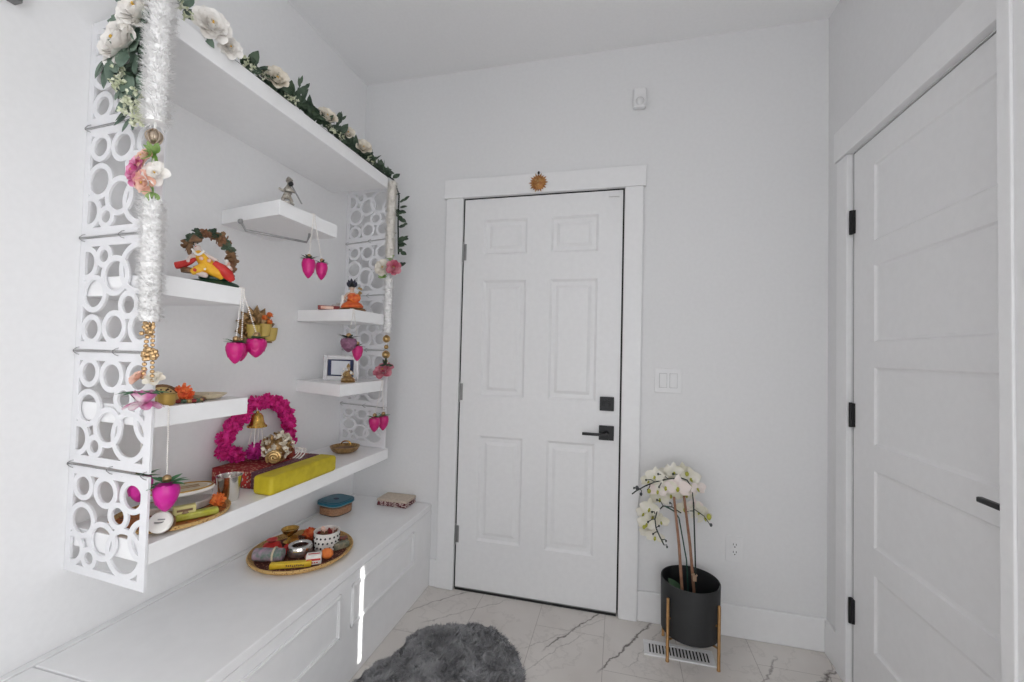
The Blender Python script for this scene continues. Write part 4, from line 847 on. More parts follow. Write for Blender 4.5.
# ------------------------------------------------------------------ round orange tray with its things, lowest shelf
TX, TY = -1.245, -1.150; TZ = BZ
t = thing('round_tray', 'round gold rimmed orange tray under the white oval tin', 'tray', (TX, TY, TZ))
m = MB(); m.lathe((TX, TY, TZ), [(.001, .0005), (.120, 0), (.130, .003), (.130, .007), (.118, .006), (.001, .006)], 48, cap=False); m.build('plate', TRAYOR, t)
m = MB(); m.lathe((TX, TY, TZ), [(.128, .001), (.137, .004), (.140, .013), (.137, .015), (.131, .009), (.127, .006)], 48, cap=False); m.build('rim', WICKER, t)
t = thing('oval_tin', 'white oval tin with beige gold lid on the orange tray', 'tin', (-1.262, -1.118, TZ + .007)); Rt = rotz(1.05)
def oval(a, b, n=40): return [(a * math.cos(2 * PI * k / n), b * math.sin(2 * PI * k / n)) for k in range(n)]
m = MB(); m.prism(oval(.082, .052), (-1.262, -1.118, TZ + .007), 0, .050, Rt, taper=.92); m.build('body', CLEAR, t)
m = MB(); m.prism(oval(.080, .050), (-1.262, -1.118, TZ + .009), 0, .022, Rt, taper=.92); m.build('contents', WHITEC, t)
m = MB(); m.prism(oval(.085, .055), (-1.262, -1.118, TZ + .057), 0, .010, Rt); lid = m.build('lid', WHITEC, t, bevel=.003)
m = MB(); m.tube([V((-1.262, -1.118, TZ + .068)) + Rt @ V((.080 * math.cos(2 * PI * k / 40), .050 * math.sin(2 * PI * k / 40), 0)) for k in range(40)], .0028, 6, 0, True); m.build('gold_band', BRASS, lid)
m = MB(); m.prism(oval(.066, .038), (-1.262, -1.118, TZ + .067), 0, .0015, Rt); 
for q in (-.008, .008): m.obox(V((-1.262, -1.118, TZ + .069)) + Rt @ V((0, q, 0)), (.045, .003, .0008), Rt, 1)
m.build('lid_panel', [BEIGE, BRASSD], lid)
Rp = rotz(1.0)
m = MB(); m.rbox((-1.158, -1.150, TZ + .016), (.050, .014, .009), .005, Rp); tag(m.build('incense_packet', mat('yellow_green_wrap', (.42, .42, .03), .4, col2=(.52, .52, .12), vscale=60), None, bevel=.004, loc=(-1.158, -1.15, TZ + .007)), 'yellow green packet lying at the front of the orange tray', 'packet')
m = MB(); m.obox((-1.178, -1.172, TZ + .034), (.026, .010, .011), Rp); po = tag(m.build('match_box', mat('pale_yellow_card', (.62, .56, .24), .6), None, bevel=.002, loc=(-1.178, -1.172, TZ + .023)), 'small pale yellow box stacked behind the yellow green packet', 'box')
m = MB(); m.obox(V((-1.178, -1.172, TZ + .034)) + Rp @ V((0, -.0104, 0)), (.018, .0006, .003), Rp); m.build('label_panel', BROWN, po)
t = thing('round_jar', 'small round jar with white lid behind the bottom ring panel', 'jar', (-1.15, -1.252, TZ + .007)); Rj = align((.45, -.85, .45))
m = MB(); m.lathe((-1.150, -1.252, TZ + .030), [(.022, -.020), (.024, -.016), (.024, .004)], 24, Rj); m.build('body', BROWN, t)
m = MB(); m.lathe((-1.150, -1.252, TZ + .030), [(.026, .004), (.027, .006), (.027, .014), (.024, .017), (.001, .018)], 24, Rj); jl = m.build('lid', WHITEC, t)
m = MB(); m.lathe(V((-1.150, -1.252, TZ + .030)) + Rj @ V((0, 0, .0182)), [(.001, 0), (.010, .0006), (.011, 0)], 16); m.obox(V((-1.150, -1.252, TZ + .030)) + Rj @ V((.004, .006, .019)), (.008, .0015, .0006), Rj); m.build('lid_mark', STEELG, jl)
m = MB(); pompom((-1.180, -1.068, TZ + .026), .022, m, 60); tag(m.build('marigold_flower', ORANGE, None, loc=(-1.18, -1.068, TZ + .007)), 'orange flower at the right rim of the orange tray', 'flower')
m = MB(); 
for k in range(3): m.ball((-1.205 + .014 * k, -1.192 + .01 * k, TZ + .020 + .002 * k), (.014, .012, .013), 10, 0)
tag(m.build('wrapped_sweet', mat('brown_wrap', (.20, .12, .06), .35, col2=(.45, .32, .20), vscale=80), None, loc=(-1.19, -1.18, TZ + .007)), 'brown wrapped sweet between the white tin and jar', 'sweet')

# ------------------------------------------------------------------ things on the bench
EZ = .4265
t = thing('woven_tray', 'round woven tray crowded with colourful offerings on the bench', 'tray', (-1.200, -.668, .425)); QX, QY = -1.200, -.668
m = MB(); m.lathe((QX, QY, .4255), [(.001, 0), (.165, 0), (.168, .004), (.164, .008), (.001, .007)], 56, cap=False); m.build('base', TRAYIN, t)
m = MB()
for k in range(4): m.tube([(QX + (.168 + .0055 * k) * math.cos(2 * PI * q / 60), QY + (.168 + .0055 * k) * math.sin(2 * PI * q / 60), .4300 + .0045 * k) for q in range(60)], .0045, 8, 0, True)
m.build('woven_rim', WICKER, t)
TB = .4335
t = thing('polka_dot_cup', 'white cup with black dots on the woven tray', 'cup', (-1.132, -.612, TB))
cx, cy = -1.132, -.612
m = MB(); m.lathe((cx, cy, TB), [(.001, .002), (.043, .0), (.046, .003), (.049, .066), (.050, .069), (.046, .069), (.043, .008), (.001, .006)], 40, cap=False); cp = m.build('body', WHITEC, t)
m = MB()
for j in range(3):
    for k in range(18):
        a = 2 * PI * (k + .5 * (j % 2)) / 18; rr = .0462 + .003 * (.014 + .018 * j) / .066; d = V((math.cos(a), math.sin(a), 0)); m.ball(V((cx, cy, TB + .014 + .019 * j)) + d * rr, .0047 if False else (.0042, .0042, .0042), 6)
m.build('dots', BLACK, cp)
m = MB(); 
for k in range(12): m.leaf((cx + rnd(-.025, .025), cy + rnd(-.025, .025), TB + .052), (rnd(-.5, .5), rnd(-.5, .5), 1), rdir(), rnd(.018, .03), .016, .3, .3, 'petal', 3, 2, k % 3)
m.lathe((cx, cy, TB + .008), [(.001, 0), (.042, .0), (.044, .046), (.001, .048)], 20, mi=0); m.build('contents', [REDD, BROWN, PEACH], t)
m = MB(); m.lathe((-1.305, -.615, TB), [(.001, .001), (.024, 0), (.026, .004), (.012, .012), (.008, .022), (.012, .032), (.026, .040), (.032, .052), (.034, .056), (.030, .056), (.022, .044), (.001, .040)], 28, cap=False)
tag(m.build('brass_lamp', BRASS, None, loc=(-1.305, -.615, TB)), 'small brass oil lamp on a stem at the back of the woven tray', 'oil lamp')
m = MB(); m.ball((-1.262, -.642, TB + .018), (.022, .020, .018), 12); m.lathe((-1.262, -.642, TB + .030), [(.012, 0), (.016, .008), (.013, .008), (.001, .002)], 14); tag(m.build('brass_pot', mat('amber_brass', (.48, .24, .05), .3, .7), None, loc=(-1.262, -.642, TB)), 'tiny round brass pot in front of the oil lamp', 'pot')
t = thing('cloth_pouch', 'red satin pouch on the left of the woven tray', 'pouch', (-1.312, -.702, TB))
m = MB(); m.lathe((-1.312, -.702, TB), [(.001, 0), (.030, .002), (.036, .014), (.030, .028), (.014, .036), (.010, .038), (.020, .046), (.001, .042)], 18); m.build('body', RED, t)
m = MB(); m.tube([(-1.312 + .011 * math.cos(2 * PI * q / 14), -.702 + .011 * math.sin(2 * PI * q / 14), TB + .037) for q in range(14)], .0025, 6, 0, True); m.build('drawstring', REDD, t)
m = MB()
for k in range(8): m.leaf((-1.250 + rnd(-.018, .018), -.708 + rnd(-.03, .03), TB + .006), rdir() + V((0, 0, .4)), (0, 0, 1), .042, .030, .3, .3, 'petal', 4, 3)
m.ball((-1.250, -.708, TB + .010), (.028, .034, .010), 10); tag(m.build('red_cloth', RED, None, loc=(-1.25, -.708, TB)), 'crumpled red cloth between pouch and silver tape roll', 'cloth')
t = thing('ribbon_roll', 'rolled iridescent ribbon lying at the left rim of the woven tray', 'ribbon', (-1.262, -.775, TB))
Rr_ = align((.93, .28, 0)); m = MB(); m.lathe((-1.262, -.770, TB + .024), [(.010, -.055), (.022, -.052), (.024, -.02), (.0225, 0), (.024, .02), (.022, .052), (.010, .055)], 18, Rr_); m.build('roll', PURPLE, t)
m = MB(); m.tube([V((-1.262, -.770, TB + .024)) + Rr_ @ V((.0245 * math.cos(a), .0245 * math.sin(a), .022)) for a in [2 * PI * q / 18 for q in range(18)]], .004, 6, 0, True); m.build('tie', BEIGE, t)
m = MB(); m.lathe((-1.192, -.690, TB), [(.028, .001), (.042, 0), (.044, .004), (.044, .034), (.042, .038), (.030, .038), (.028, .034)], 32, cap=False); m.f += []; 
tr = thing('tape_roll', 'silver and dark tape roll in the middle of the woven tray', 'tape', (-1.192, -.690, TB)); m.build('roll', STEEL, tr)
m = MB(); m.lathe((-1.192, -.690, TB), [(.0442, .004), (.0455, .006), (.0455, .022), (.0442, .024)], 32, cap=False); m.build('dark_band', mat('dark_tape', (.05, .04, .04), .4, col2=(.16, .09, .07), vscale=70), tr)
Rk = rotz(.55)
t = thing('card_packet', 'small white packet with red print at the front of the woven tray', 'packet', (-1.092, -.735, TB))
m = MB(); m.obox((-1.092, -.735, TB + .0175), (.026, .015, .0175), Rk); m.build('box', WHITEC, t, bevel=.002)
m = MB(); m.obox(V((-1.092, -.735, TB + .017)) + Rk @ V((0, -.0153, .002)), (.024, .0006, .0035), Rk); m.obox(V((-1.092, -.735, TB + .036)) + Rk @ V((0, 0, -.0008)), (.020, .003, .0006), Rk)
for q in (-.012, -.004, .004, .012): m.obox(V((-1.092, -.735, TB + .017)) + Rk @ V((q, -.0153, -.009)), (.0025, .0006, .002), Rk)
m.build('print', RED, t)
m = MB(); m.ball((-1.070, -.690, TB + .019), (.024, .020, .019), 16); tag(m.build('orange_fruit', ORANGE, None, loc=(-1.07, -.69, TB)), 'small orange fruit at the front right of the woven tray', 'fruit')
Ry = rotz(.46)
m = MB(); m.rbox((-1.150, -.785, TB + .010), (.070, .011, .009), .003, Ry); yo = tag(m.build('incense_box', mat('yellow_card', (.70, .46, .02), .45, col2=(.76, .54, .05), vscale=40), None, bevel=.002, loc=(-1.15, -.785, TB)), 'long yellow incense box along the front rim of the woven tray', 'box')
m = MB()
for q in range(9): m.obox(V((-1.150, -.785, TB + .010)) + Ry @ V((-.012 + .007 * q, -.0112, rnd(-.002, .002))), (.0022, .0005, .003), Ry)
m.build('box_print', BROWN, yo)
m = MB(); pompom((-1.240, -.578, TB + .026), .027, m, 70); tag(m.build('marigold_flower', mat('red_orange_flower', (.60, .06, .02), .6, col2=(.75, .20, .05), vscale=60), None, loc=(-1.24, -.578, TB)), 'red orange flower beside the brass oil lamp', 'flower')
m = MB(); m.obox((-1.072, -.602, TB + .013), (.030, .014, .012), rotz(1.0)); tag(m.build('folded_leaf_packet', mat('grey_green_wrap', (.12, .13, .09), .5, col2=(.30, .26, .18), vscale=60), None, bevel=.004, loc=(-1.072, -.602, TB)), 'grey green wrapped packet at the right end of the woven tray', 'packet')
m = MB(); m.obox((-1.118, -.542, TB + .006), (.028, .018, .006), rotz(.7)); tag(m.build('red_paper_packet', MULTI, None, bevel=.002, loc=(-1.118, -.542, TB)), 'dark red patterned packet behind the dotted cup', 'packet')
m = MB(); m.tube([(-1.235, -.545, TB + .004), (-1.20, -.525, TB + .024), (-1.165, -.520, TB + .040)], .003, 6); tag(m.build('dark_wire', BROWN, None, loc=(-1.2, -.53, TB)), 'bent dark stick leaning behind the dotted cup', 'stick')
m = MB(); m.ball((-1.132, -.715, TB + .010), (.016, .014, .010), 10); m.ball((-1.112, -.700, TB + .009), (.010, .010, .009), 8); tag(m.build('red_berry_pod', mat('red_brown_pod', (.30, .05, .03), .45, col2=(.5, .12, .08), vscale=60), None, loc=(-1.125, -.71, TB)), 'dark red pod between silver tape roll and white packet', 'pod')

# glass bowl with teal lid
t = thing('food_container', 'clear container of orange lentils with a teal lid on the bench', 'container', (-1.351, -.258, .4265))
R4 = rotz(-.17); cc = (-1.351, -.258, .4265)
m = MB(); m.rbox(V(cc) + V((0, 0, .027)), (.066, .066, .027), .046, R4, seg=8); m.build('bowl', CLEAR, t, bevel=.006)
m = MB(); m.rbox(V(cc) + V((0, 0, .020)), (.0645, .0645, .017), .045, R4, seg=8); m.build('lentils', RICE, t, bevel=.004)
m = MB(); m.rbox(V(cc) + V((0, 0, .0565)), (.074, .074, .0055), .048, R4, seg=8); m.rbox(V(cc) + V((0, 0, .0625)), (.062, .062, .002), .042, R4, seg=8); ld = m.build('lid', TEAL, t, bevel=.002)
m = MB(); m.lathe(V(cc) + V((0, 0, .0645)), [(.013, 0), (.012, .002), (.001, .0022)], 16, sx=1.1, sy=.8); m.build('vent_cap', NAVY, ld)
m = MB(); m.rbox(V(cc) + V((0, 0, .0505)), (.0745, .0745, .0008), .048, R4, seg=8); m.build('seal', mat('pale_teal_seal', (.30, .48, .52), .5), ld)
# folded cloths
for k, (mt, zz, hx, hy, lab, a) in enumerate(((MAROON, .4265, .086, .055, 'bottom maroon printed cloth of the stack by the back wall', -.02), (MAROON, .4380, .084, .054, 'middle maroon printed cloth of the stack by the back wall', .05), (CLOTHB, .4495, .087, .0555, 'plain beige cloth on top of the stack by the back wall', .0))):
    m = MB(); R = rotz(a); 
    for q in range(2): m.rbox(V((-1.128, -.060, zz + .0028 + .0057 * q)), (hx - .002 * q, hy, .0027), .006, R)
    o = m.build('folded_cloth', mt, None, bevel=.003, loc=(-1.128, -.06, zz)); tag(o, lab, 'cloth', 'stack of folded cloths')

# ------------------------------------------------------------------ planter and orchid
PCX, PCY = .306, -.168
t = thing('planter', 'black round planter raised on thin brass legs', 'planter', (PCX, PCY, 0))
m = MB(); m.lathe((PCX, PCY, 0), [(.001, .092), (.108, .090), (.114, .096), (.117, .30), (.116, .304), (.112, .304), (.108, .12), (.001, .118)], 56, cap=False); m.build('pot', POT, t)
m = MB(); m.lathe((PCX, PCY, 0), [(.001, .190), (.110, .186), (.108, .12), (.001, .12)], 32, cap=False)
m.build('filling', SOIL, t)
for sx in (-1, 1):
    for sy in (-1, 1):
        m = MB(); p = V((PCX + sx * .0945, PCY + sy * .082, 0)); d = V((sx * .0945, sy * .082, 0)).normalized(); p = V((PCX, PCY, 0)) + d * .127
        m.lathe(p, [(.0072, 0), (.0072, .004), (.0064, .005), (.0064, .250), (.005, .253), (.001, .254)], 14); m.tube([p + V((0, 0, .17)) - d * .012, p + V((0, 0, .17))], .004, 8); m.build('leg', LEGB, t)
m = MB()
for a in (PI / 4, -PI / 4): d = V((math.cos(a) * 1.14, math.sin(a), 0)).normalized(); m.tube([V((PCX, PCY, .086)) - d * .127, V((PCX, PCY, .086)) + d * .127], .004, 8)
m.build('cross_bar', LEGB, t)
random.seed(5)
t = thing('orchid_plant', 'artificial white orchid with brown stakes in the black planter', 'plant', (PCX, PCY, .19))
def V3(*a): return V(a)
for pts in ([(0.2736, -0.1900, 0.2382), (0.2586, -0.1800, 0.4424), (0.2374, -0.1700, 0.6378)], [(0.3269, -0.1500, 0.2211), (0.3065, -0.1500, 0.4360), (0.2801, -0.1500, 0.6401)]):
    m = MB(); p0 = V(pts[0]); p0.z = .17; m.tube([p0] + pts, [.0062, .0062, .0058, .005], 8); m.build('stake', STAKE, t)
m = MB(); p = V((0.3348, -0.1600, 0.2485)); p.z = .17; m.tube([p, (0.3249, -0.1600, 0.4218), (0.3167, -0.1600, 0.6219)], .0032, 6); m.build('stem', STEMD, t)
m = MB(); p = V((0.3082, -0.1300, 0.2115)); p.z = .17; m.tube([p, (0.2963, -0.1300, 0.3623), (0.2755, -0.1400, 0.4702), (0.2611, -0.1500, 0.5445), (0.2394, -0.1600, 0.5753), (0.2016, -0.1700, 0.5958)], .0030, 6); m.build('stem', STEMG, t)
U_ = [(0.3167, -0.1600, 0.6177), (0.3117, -0.1500, 0.6773), (0.2906, -0.1550, 0.7106), (0.2657, -0.1600, 0.7181), (0.2111, -0.1800, 0.7143), (0.1570, -0.2000, 0.7020), (0.1157, -0.2150, 0.6855), (0.0788, -0.2300, 0.6653), (0.0626, -0.2350, 0.6526)]
m = MB(); m.tube(U_, .0026, 6); ust = m.build('flower_stem', STEMD, t)
L_ = [(0.2689, -0.1500, 0.5667), (0.2311, -0.1600, 0.5914), (0.1935, -0.1700, 0.5949), (0.1685, -0.1800, 0.5701), (0.1600, -0.1900, 0.5431), (0.1637, -0.2000, 0.5095), (0.1798, -0.2050, 0.4759), (0.1957, -0.2100, 0.4469)]
m = MB(); m.tube(L_, .0026, 6); lst = m.build('flower_stem', STEMD, t)
m = MB(); m.tube([(0.3171, -0.1600, 0.5841), (0.3048, -0.1500, 0.5792), (0.2904, -0.1400, 0.5698)], .0018, 5); m.tube([(0.3190, -0.1600, 0.5927), (0.3568, -0.1700, 0.5713), (0.3823, -0.1800, 0.5367)], .0018, 5); m.build('flower_stem', STEMD, t)
def twigs(par, lst_):
    for (p, q) in lst_:
        p, q = V(p), V(q); mid = p.lerp(q, .6) + V((.004, 0, .006)); m = MB(); m.tube([p, mid, q], .0018, 5); m.ball(q, (.0042, .0042, .0055), 7); m.build('twig', STEMD, par)
twigs(ust, [((0.2657, -0.1600, 0.7181), (0.2327, -0.1650, 0.7334)), ((0.2111, -0.1800, 0.7143), (0.1695, -0.1900, 0.7343)), ((0.1570, -0.2000, 0.7020), (0.1197, -0.2100, 0.7097)), ((0.1860, -0.1900, 0.7104), (0.1738, -0.1950, 0.6812)), ((0.1365, -0.2050, 0.6931), (0.1284, -0.2100, 0.6685)), ((0.0951, -0.2250, 0.6738), (0.0705, -0.2300, 0.6771)), ((0.0951, -0.2250, 0.6738), (0.0995, -0.2250, 0.6533))])
twigs(lst, [((0.1935, -0.1700, 0.5949), (0.1683, -0.1750, 0.6193)), ((0.1601, -0.1850, 0.5624), (0.1474, -0.1900, 0.5712)), ((0.1600, -0.1900, 0.5431), (0.1318, -0.1900, 0.5271)), ((0.1637, -0.2000, 0.5095), (0.1757, -0.2000, 0.5193)), ((0.1720, -0.2000, 0.4938), (0.1520, -0.2000, 0.4829)), ((0.1840, -0.2050, 0.4640), (0.2044, -0.2000, 0.4604)), ((0.1957, -0.2100, 0.4469), (0.2077, -0.2100, 0.4402)), ((0.2311, -0.1600, 0.5914), (0.2222, -0.1650, 0.6091))])
def orchid(c, ax, R, mm):
    M = align(ax); c = V(c); m = MB()
    for k, (a, L, Wd) in enumerate(((PI / 2, 1, .62), (PI * 7 / 6, 1, .60), (-PI / 6, 1, .60))): d = V((math.cos(a), math.sin(a), .10)); m.leaf(c, M @ d, M @ V((0, 0, 1)), R * L, R * Wd, -.12, .12, 'leaf', 5, 4)
    for a in (.15, PI - .15): d = V((math.cos(a), math.sin(a), .16)); m.leaf(c + M @ V((0, 0, .002)), M @ d, M @ V((0, 0, 1)), R * 1.02, R * 1.05, -.15, .10, 'leaf', 6, 5)
    o = m.build('flower', mm, t); m = MB(); m.ball(c + M @ V((0, -R * .10, R * .14)), R * .12, 7); m.leaf(c + M @ V((0, -R * .08, R * .08)), M @ V((0, -.8, .5)), M @ V((0, .3, 1)), R * .42, R * .26, .3, .3, 'leaf', 4, 3); m.build('lip', BUDY, o)
for c, ax, R, mm in (((0.2516, -0.1800, 0.6845), (-.2, -1, .1), .052, ORCHP), ((0.3047, -0.1400, 0.7163), (.3, -1, .3), .046, ORCH), ((0.2045, -0.1700, 0.6811), (-.2, -1, .0), .046, ORCH), ((0.1582, -0.1800, 0.7220), (-.3, -1, .35), .040, ORCH), ((0.2396, -0.1400, 0.7360), (0, -1, .5), .042, ORCH), ((0.3332, -0.1400, 0.6765), (.5, -1, .1), .040, ORCHP),
                     ((0.1731, -0.1600, 0.6579), (-.3, -1, -.1), .040, ORCHP), ((0.1412, -0.1600, 0.5771), (-.5, -1, .1), .044, ORCH), ((0.1291, -0.1700, 0.5150), (-.4, -1, 0), .042, ORCH), ((0.1619, -0.1800, 0.4677), (-.2, -1, -.2), .040, ORCH), ((0.1881, -0.1500, 0.5231), (.1, -1, 0), .034, ORCH), ((0.2835, -0.1300, 0.5827), (.1, -1, 0), .040, ORCH), ((0.3400, -0.1300, 0.5719), (.4, -1, .1), .044, ORCH), ((0.3641, -0.1300, 0.5535), (.6, -1, -.1), .038, ORCH), ((0.1367, -0.1400, 0.6874), (-.4, -1, .4), .036, ORCH), ((0.2790, -0.1200, 0.7343), (.1, -1, .5), .042, ORCH), ((0.2121, -0.1300, 0.7222), (-.2, -1, .5), .042, ORCH), ((0.2923, -0.1200, 0.6449), (.2, -1, -.2), .044, ORCH), ((0.2297, -0.1300, 0.6372), (-.1, -1, -.3), .040, ORCH), ((0.1854, -0.1200, 0.6120), (-.2, -1, 0), .042, ORCH), ((0.1572, -0.1200, 0.5302), (-.2, -1, 0), .042, ORCH), ((0.1178, -0.1400, 0.5459), (-.6, -1, .1), .036, ORCH), ((0.1365, -0.1300, 0.4616), (-.3, -1, -.2), .038, ORCH), ((0.3254, -0.1200, 0.5925), (.3, -1, .2), .038, ORCHP)): orchid(c, ax, R, mm)
for c, r_, mm in (((0.1325, -0.2100, 0.6647), .008, BUDY), ((0.0826, -0.2300, 0.6783), .008, BUDD), ((0.0995, -0.2250, 0.6533), .006, BUDD), ((0.2910, -0.1500, 0.7348), .008, BUDY), ((0.3006, -0.1700, 0.6864), .008, BUDY), ((0.3762, -0.1700, 0.5694), .010, BUDY), ((0.3823, -0.1800, 0.5408), .006, BUDD), ((0.1163, -0.1800, 0.5002), .007, BUDY)):
    m = MB(); m.ball(c, (r_, r_, r_ * 1.3), 9); m.build('bud', mm, t)
m = MB(); p0 = V((0.3029, -0.1900, 0.2347)); m.leaf(V((.292, -.195, .215)), V((0.2048, -0.2161, 0.3150)) - V((.292, -.195, .215)), (.5, -.6, .6), .135, .060, .10, .12, 'leaf', 8, 4); m.build('leaf', mat('orchid_leaf', (.03, .07, .035), .4, col2=(.055, .11, .055), vscale=20), t)
m = MB(); m.obox(V((0.3235, -0.1650, 0.3074)), (.007, .007, .011)); m.tube([V((0.3233, -0.1650, 0.3198)) + V((.009 * math.cos(2 * PI * q / 12), .009 * math.sin(2 * PI * q / 12), 0)) for q in range(12)], .003, 5, 0, True); m.build('clip', mat('tan_clip', (.45, .30, .20), .6), t)
m = MB(); m.tube([V((.345, -.20, .19)), V((.350, -.195, .25)), V((.375, -.18, .255)), V((.395, -.175, .22))], .0030, 6); m.tube([V((.350, -.225, .195)), V((.372, -.215, .225))], .0028, 6); m.build('root', mat('pale_root', (.55, .53, .48), .6), t)

# ------------------------------------------------------------------ floor register
t = thing('floor_register', 'white metal floor vent with dark slots under the planter', 'vent', (.258, -.190, 0)); vx0, vx1, vy0, vy1 = .122, .398, -.238, -.142
m = MB(); bw = .018
m.box(vx0, vx1, vy0, vy0 + bw, 0, .006); m.box(vx0, vx1, vy1 - bw, vy1, 0, .006); m.box(vx0, vx0 + bw, vy0 + bw, vy1 - bw, 0, .006); m.box(vx1 - bw, vx1, vy0 + bw, vy1 - bw, 0, .006)
m.build('frame', PLASTIC, t, bevel=.002, smooth=False)
m = MB(); m.box(vx0 + .004, vx1 - .004, vy0 + .004, vy1 - .004, .0002, .0012); m.build('slot_shade', DARK, t, smooth=False)  # flat dark sheet stands in for the shade between the slats
m = MB(); n = 19
for k in range(n): m.obox((vx0 + bw + (vx1 - vx0 - 2 * bw) * (k + .0) / (n - 1), (vy0 + vy1) / 2, .0042), (.0034, (vy1 - vy0) / 2 - bw + .001, .0014), Matrix.Rotation(.15, 3, 'Y'))
m.build('slats', PLASTIC, t, smooth=False)

# ------------------------------------------------------------------ wall fittings
t = thing('light_switch', 'white double rocker switch plate right of the entry door', 'switch', (.225, 0, 1.124))
m = MB(); m.rbox((.225, -.003, 1.124), (.060, .057, .003), .005, Matrix.Rotation(PI / 2, 3, 'X')); m.build('plate', PLASTIC, t, bevel=.0015)
for q in (-.023, .023):
    m = MB(); m.obox((.225 + q, -.0056, 1.124), (.0175, .0006, .034)); hs = m.build('surround', mat('plate_groove', (.50, .50, .50), .5), t); m = MB(); m.obox((.225 + q, -.008, 1.124), (.0155, .0022, .032), Matrix.Rotation(.05, 3, 'X')); m.build('rocker', PLASTIC, hs, bevel=.001)
t = thing('wall_outlet', 'white wall outlet low on the wall beside the planter', 'outlet', (.515, 0, .385))
m = MB(); m.rbox((.515, -.003, .385), (.036, .058, .003), .005, Matrix.Rotation(PI / 2, 3, 'X')); m.build('plate', PLASTIC, t, bevel=.0015)
m = MB(); m.obox((.515, -.007, .385), (.0165, .0012, .0335)); rc_ = m.build('receptacle', PLASTIC, t, bevel=.001)
for q in (-.0165, .0165):
    m = MB()
    for sx in (-.006, .006): m.obox((.515 + sx, -.0083, .385 + q + .004), (.0012, .0004, .0042))
    m.obox((.515, -.0083, .385 + q - .007), (.0025, .0004, .0022)); m.build('slot', BLACK, rc_)
t = thing('motion_sensor', 'small white motion sensor high on the wall above the entry door', 'sensor', (.076, 0, 2.475))
m = MB(); m.rbox((.076, -.016, 2.478), (.030, .048, .016), .010, Matrix.Rotation(PI / 2, 3, 'X')); m.build('body', PLASTIC, t, bevel=.006)
m = MB(); m.lathe((.076, -.030, 2.458), [(.001, .016), (.012, .013), (.019, .006), (.021, 0)], 20, align((0, -1, -.15))); m.build('lens', mat('sensor_lens', (.72, .72, .72), .2), t)
t = thing('sun_ornament', 'terracotta gold sun face hanging over the entry door', 'ornament', (-.408, -.026, 2.099))
TERR = mat('gilded_terracotta', (.30, .11, .03), .4, .4, col2=(.48, .24, .07), vscale=70)
sc_ = V((-.410, -.034, 2.098)); Rs = align((0, -1, 0))
m = MB(); m.lathe(sc_, [(.034, -.007), (.035, 0), (.030, .004), (.020, .009), (.001, .012)], 32, Rs); so = m.build('disc', TERR, t)
m = MB()
for k in range(20):
    a = 2 * PI * k / 20; d = V((math.cos(a), 0, math.sin(a))); L = .020 if k % 2 == 0 else .014; sd = V((-math.sin(a), 0, math.cos(a))); b = sc_ + d * .031
    vs = [b + sd * .0055 + V((0, .005, 0)), b - sd * .0055 + V((0, .005, 0)), b - sd * .0055 - V((0, .002, 0)), b + sd * .0055 - V((0, .002, 0)), b + d * L]
    m.add(vs, [(0, 1, 2, 3), (0, 4, 1), (1, 4, 2), (2, 4, 3), (3, 4, 0)])
m.build('rays', TERR, t)
m = MB(); m.leaf(sc_ + V((0, -.011, .010)), (0, -.25, -1), (0, -1, 0), .016, .008, .1, -.4, 'leaf', 4, 3)
for sx in (-.010, .010): m.ball(sc_ + V((sx, -.009, .008)), (.0042, .003, .0024), 8); m.tube([sc_ + V((sx - .006, -.008, .013)), sc_ + V((sx, -.010, .015)), sc_ + V((sx + .006, -.008, .013))], .0013, 5)
m.ball(sc_ + V((0, -.009, -.012)), (.008, .003, .002), 8); m.build('face_relief', GOLD, so)
m = MB(); m.tube([sc_ + V((0, 0, .034)), sc_ + V((0, .006, .052))], .0022, 6); m.ball(sc_ + V((0, .004, .052)), (.006, .005, .008), 8); m.build('hanger', BLACK, t)
t = thing('picture_frame', 'dark grey wall frame cut off by the top left corner', 'picture frame', (W, -1.66, 2.04))
m = MB(); m.box(W, W + .028, -1.90, -1.445, 2.046, 2.072); m.box(W, W + .028, -1.90, -1.445, 2.42, 2.446); m.box(W, W + .028, -1.471, -1.445, 2.072, 2.42); m.box(W, W + .028, -1.90, -1.874, 2.072, 2.42); m.build('frame', mat('grey_frame', (.16, .16, .16), .4), t, bevel=.002, smooth=False)
m = MB(); m.box(W, W + .010, -1.874, -1.471, 2.072, 2.42); m.build('print', PHOTO, t)

# ------------------------------------------------------------------ sheepskin rug
random.seed(9)
t = thing('fur_rug', 'grey sheepskin shaped fur rug on the tile floor', 'rug', (-.62, -.78, 0))
OUT = [(-0.847, -0.506), (-0.86, -0.416), (-0.827, -0.351), (-0.762, -0.301), (-0.64, -0.261), (-0.57, -0.251), (-0.505, -0.268), (-0.438, -0.321), (-0.37, -0.401), (-0.325, -0.506), (-0.305, -0.656), (-0.31, -0.856), (-0.33, -1.056), (-0.39, -1.226), (-0.55, -1.306), (-0.752, -1.276), (-0.862, -1.156), (-0.907, -0.956), (-0.922, -0.786), (-0.927, -0.666), (-0.907, -0.591), (-0.87, -0.561)]
def smooth_loop(p, it=3):
    for _ in range(it):
        q = []
        for i in range(len(p)):
            a, b = p[i], p[(i + 1) % len(p)]; q += [(a[0] * .75 + b[0] * .25, a[1] * .75 + b[1] * .25), (a[0] * .25 + b[0] * .75, a[1] * .25 + b[1] * .75)]
        p = q
    return p
loop = smooth_loop(OUT, 2); cxr, cyr = -.62, -.76; rings = 14; m = MB(); vs = []; fs = []; n = len(loop)
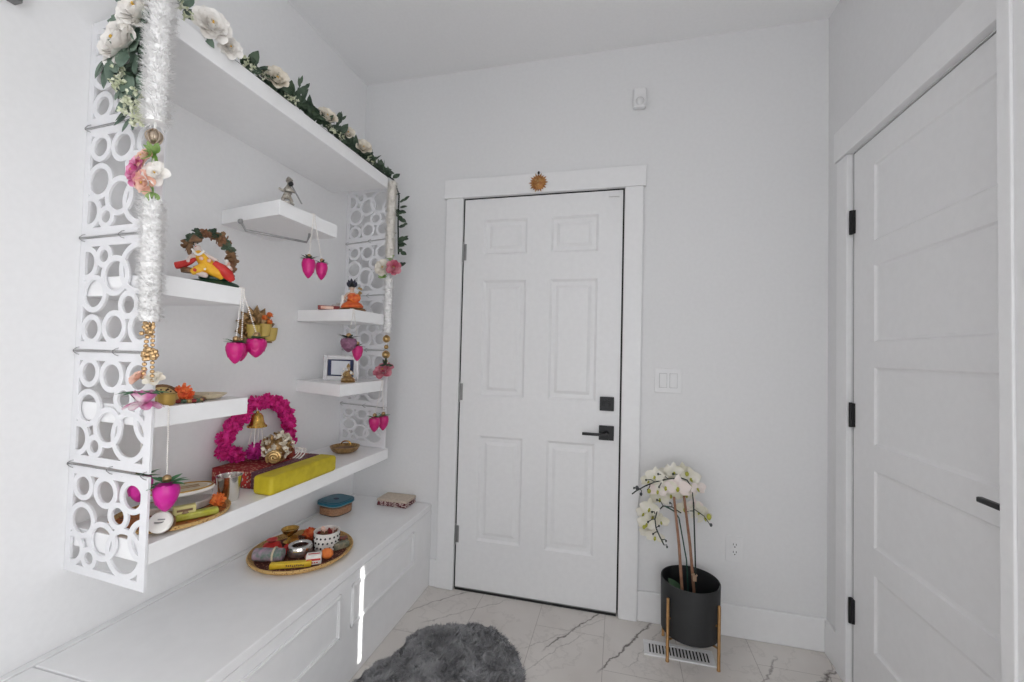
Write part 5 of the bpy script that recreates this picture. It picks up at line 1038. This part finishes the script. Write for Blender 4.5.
def rug_h(x, y, s): return .004 + .024 * (1 - s ** 5) + .007 * noise.noise(V((x * 14, y * 14, 0))) * (1 - s ** 3)
for k in range(1, rings + 1):
    s = k / rings
    for x, y in loop: px, py = cxr + (x - cxr) * s, cyr + (y - cyr) * s; vs.append((px, py, rug_h(px, py, s)))
vs.append((cxr, cyr, rug_h(cxr, cyr, 0)))
for k in range(rings - 1):
    for i in range(n): j = (i + 1) % n; fs.append((k * n + i, (k + 1) * n + i, (k + 1) * n + j, k * n + j))
for i in range(n): fs.append((len(vs) - 1, i, (i + 1) % n))
b0 = len(vs); vs += [(x, y, .0006) for x, y in loop]
for i in range(n): j = (i + 1) % n; fs.append(((rings - 1) * n + i, b0 + i, b0 + j, (rings - 1) * n + j))
fs.append(tuple(range(b0, b0 + n))[::-1]); m.add(vs, fs); m.build('hide', FUR, t)
pv = []; pf = []; cnt = 0
while cnt < 26000:
    i = random.randrange(n); u = random.random() ** .5; v = random.random(); a, b = loop[i], loop[(i + 1) % n]; x, y = cxr + ((a[0] * (1 - v) + b[0] * v) - cxr) * u, cyr + ((a[1] * (1 - v) + b[1] * v) - cyr) * u
    if y < -.95 and random.random() < .6: continue
    cnt += 1; z = rug_h(x, y, u) - .003
    ax = noise.noise(V((x * 22, y * 22, 3))) * 3.2 + rnd(-.5, .5); lean = .55 + .5 * abs(noise.noise(V((x * 30, y * 30, 8)))); L = rnd(.015, .026) * (1 if u < .93 else .75)
    d = V((math.cos(ax * 2), math.sin(ax * 2), 0)) * lean + V((0, 0, 1)); d.normalize(); sd = d.cross(V((rnd(-1, 1), rnd(-1, 1), .2))).normalized() * rnd(.0012, .0022); p = V((x, y, z)); q = p + d * L * .6; e = p + d * L + V((math.cos(ax * 2), math.sin(ax * 2), -.3)) * L * .22
    o_ = len(pv); pv += [p - sd, p + sd, q + sd * .8, q - sd * .8, e]; pf += [(o_, o_ + 1, o_ + 2, o_ + 3), (o_ + 3, o_ + 2, o_ + 4)]
m = MB(); m.v = [V(p) for p in pv]; m.f = pf; m.m = [0] * len(pf); m.build('pile', FUR, t, kind='stuff')
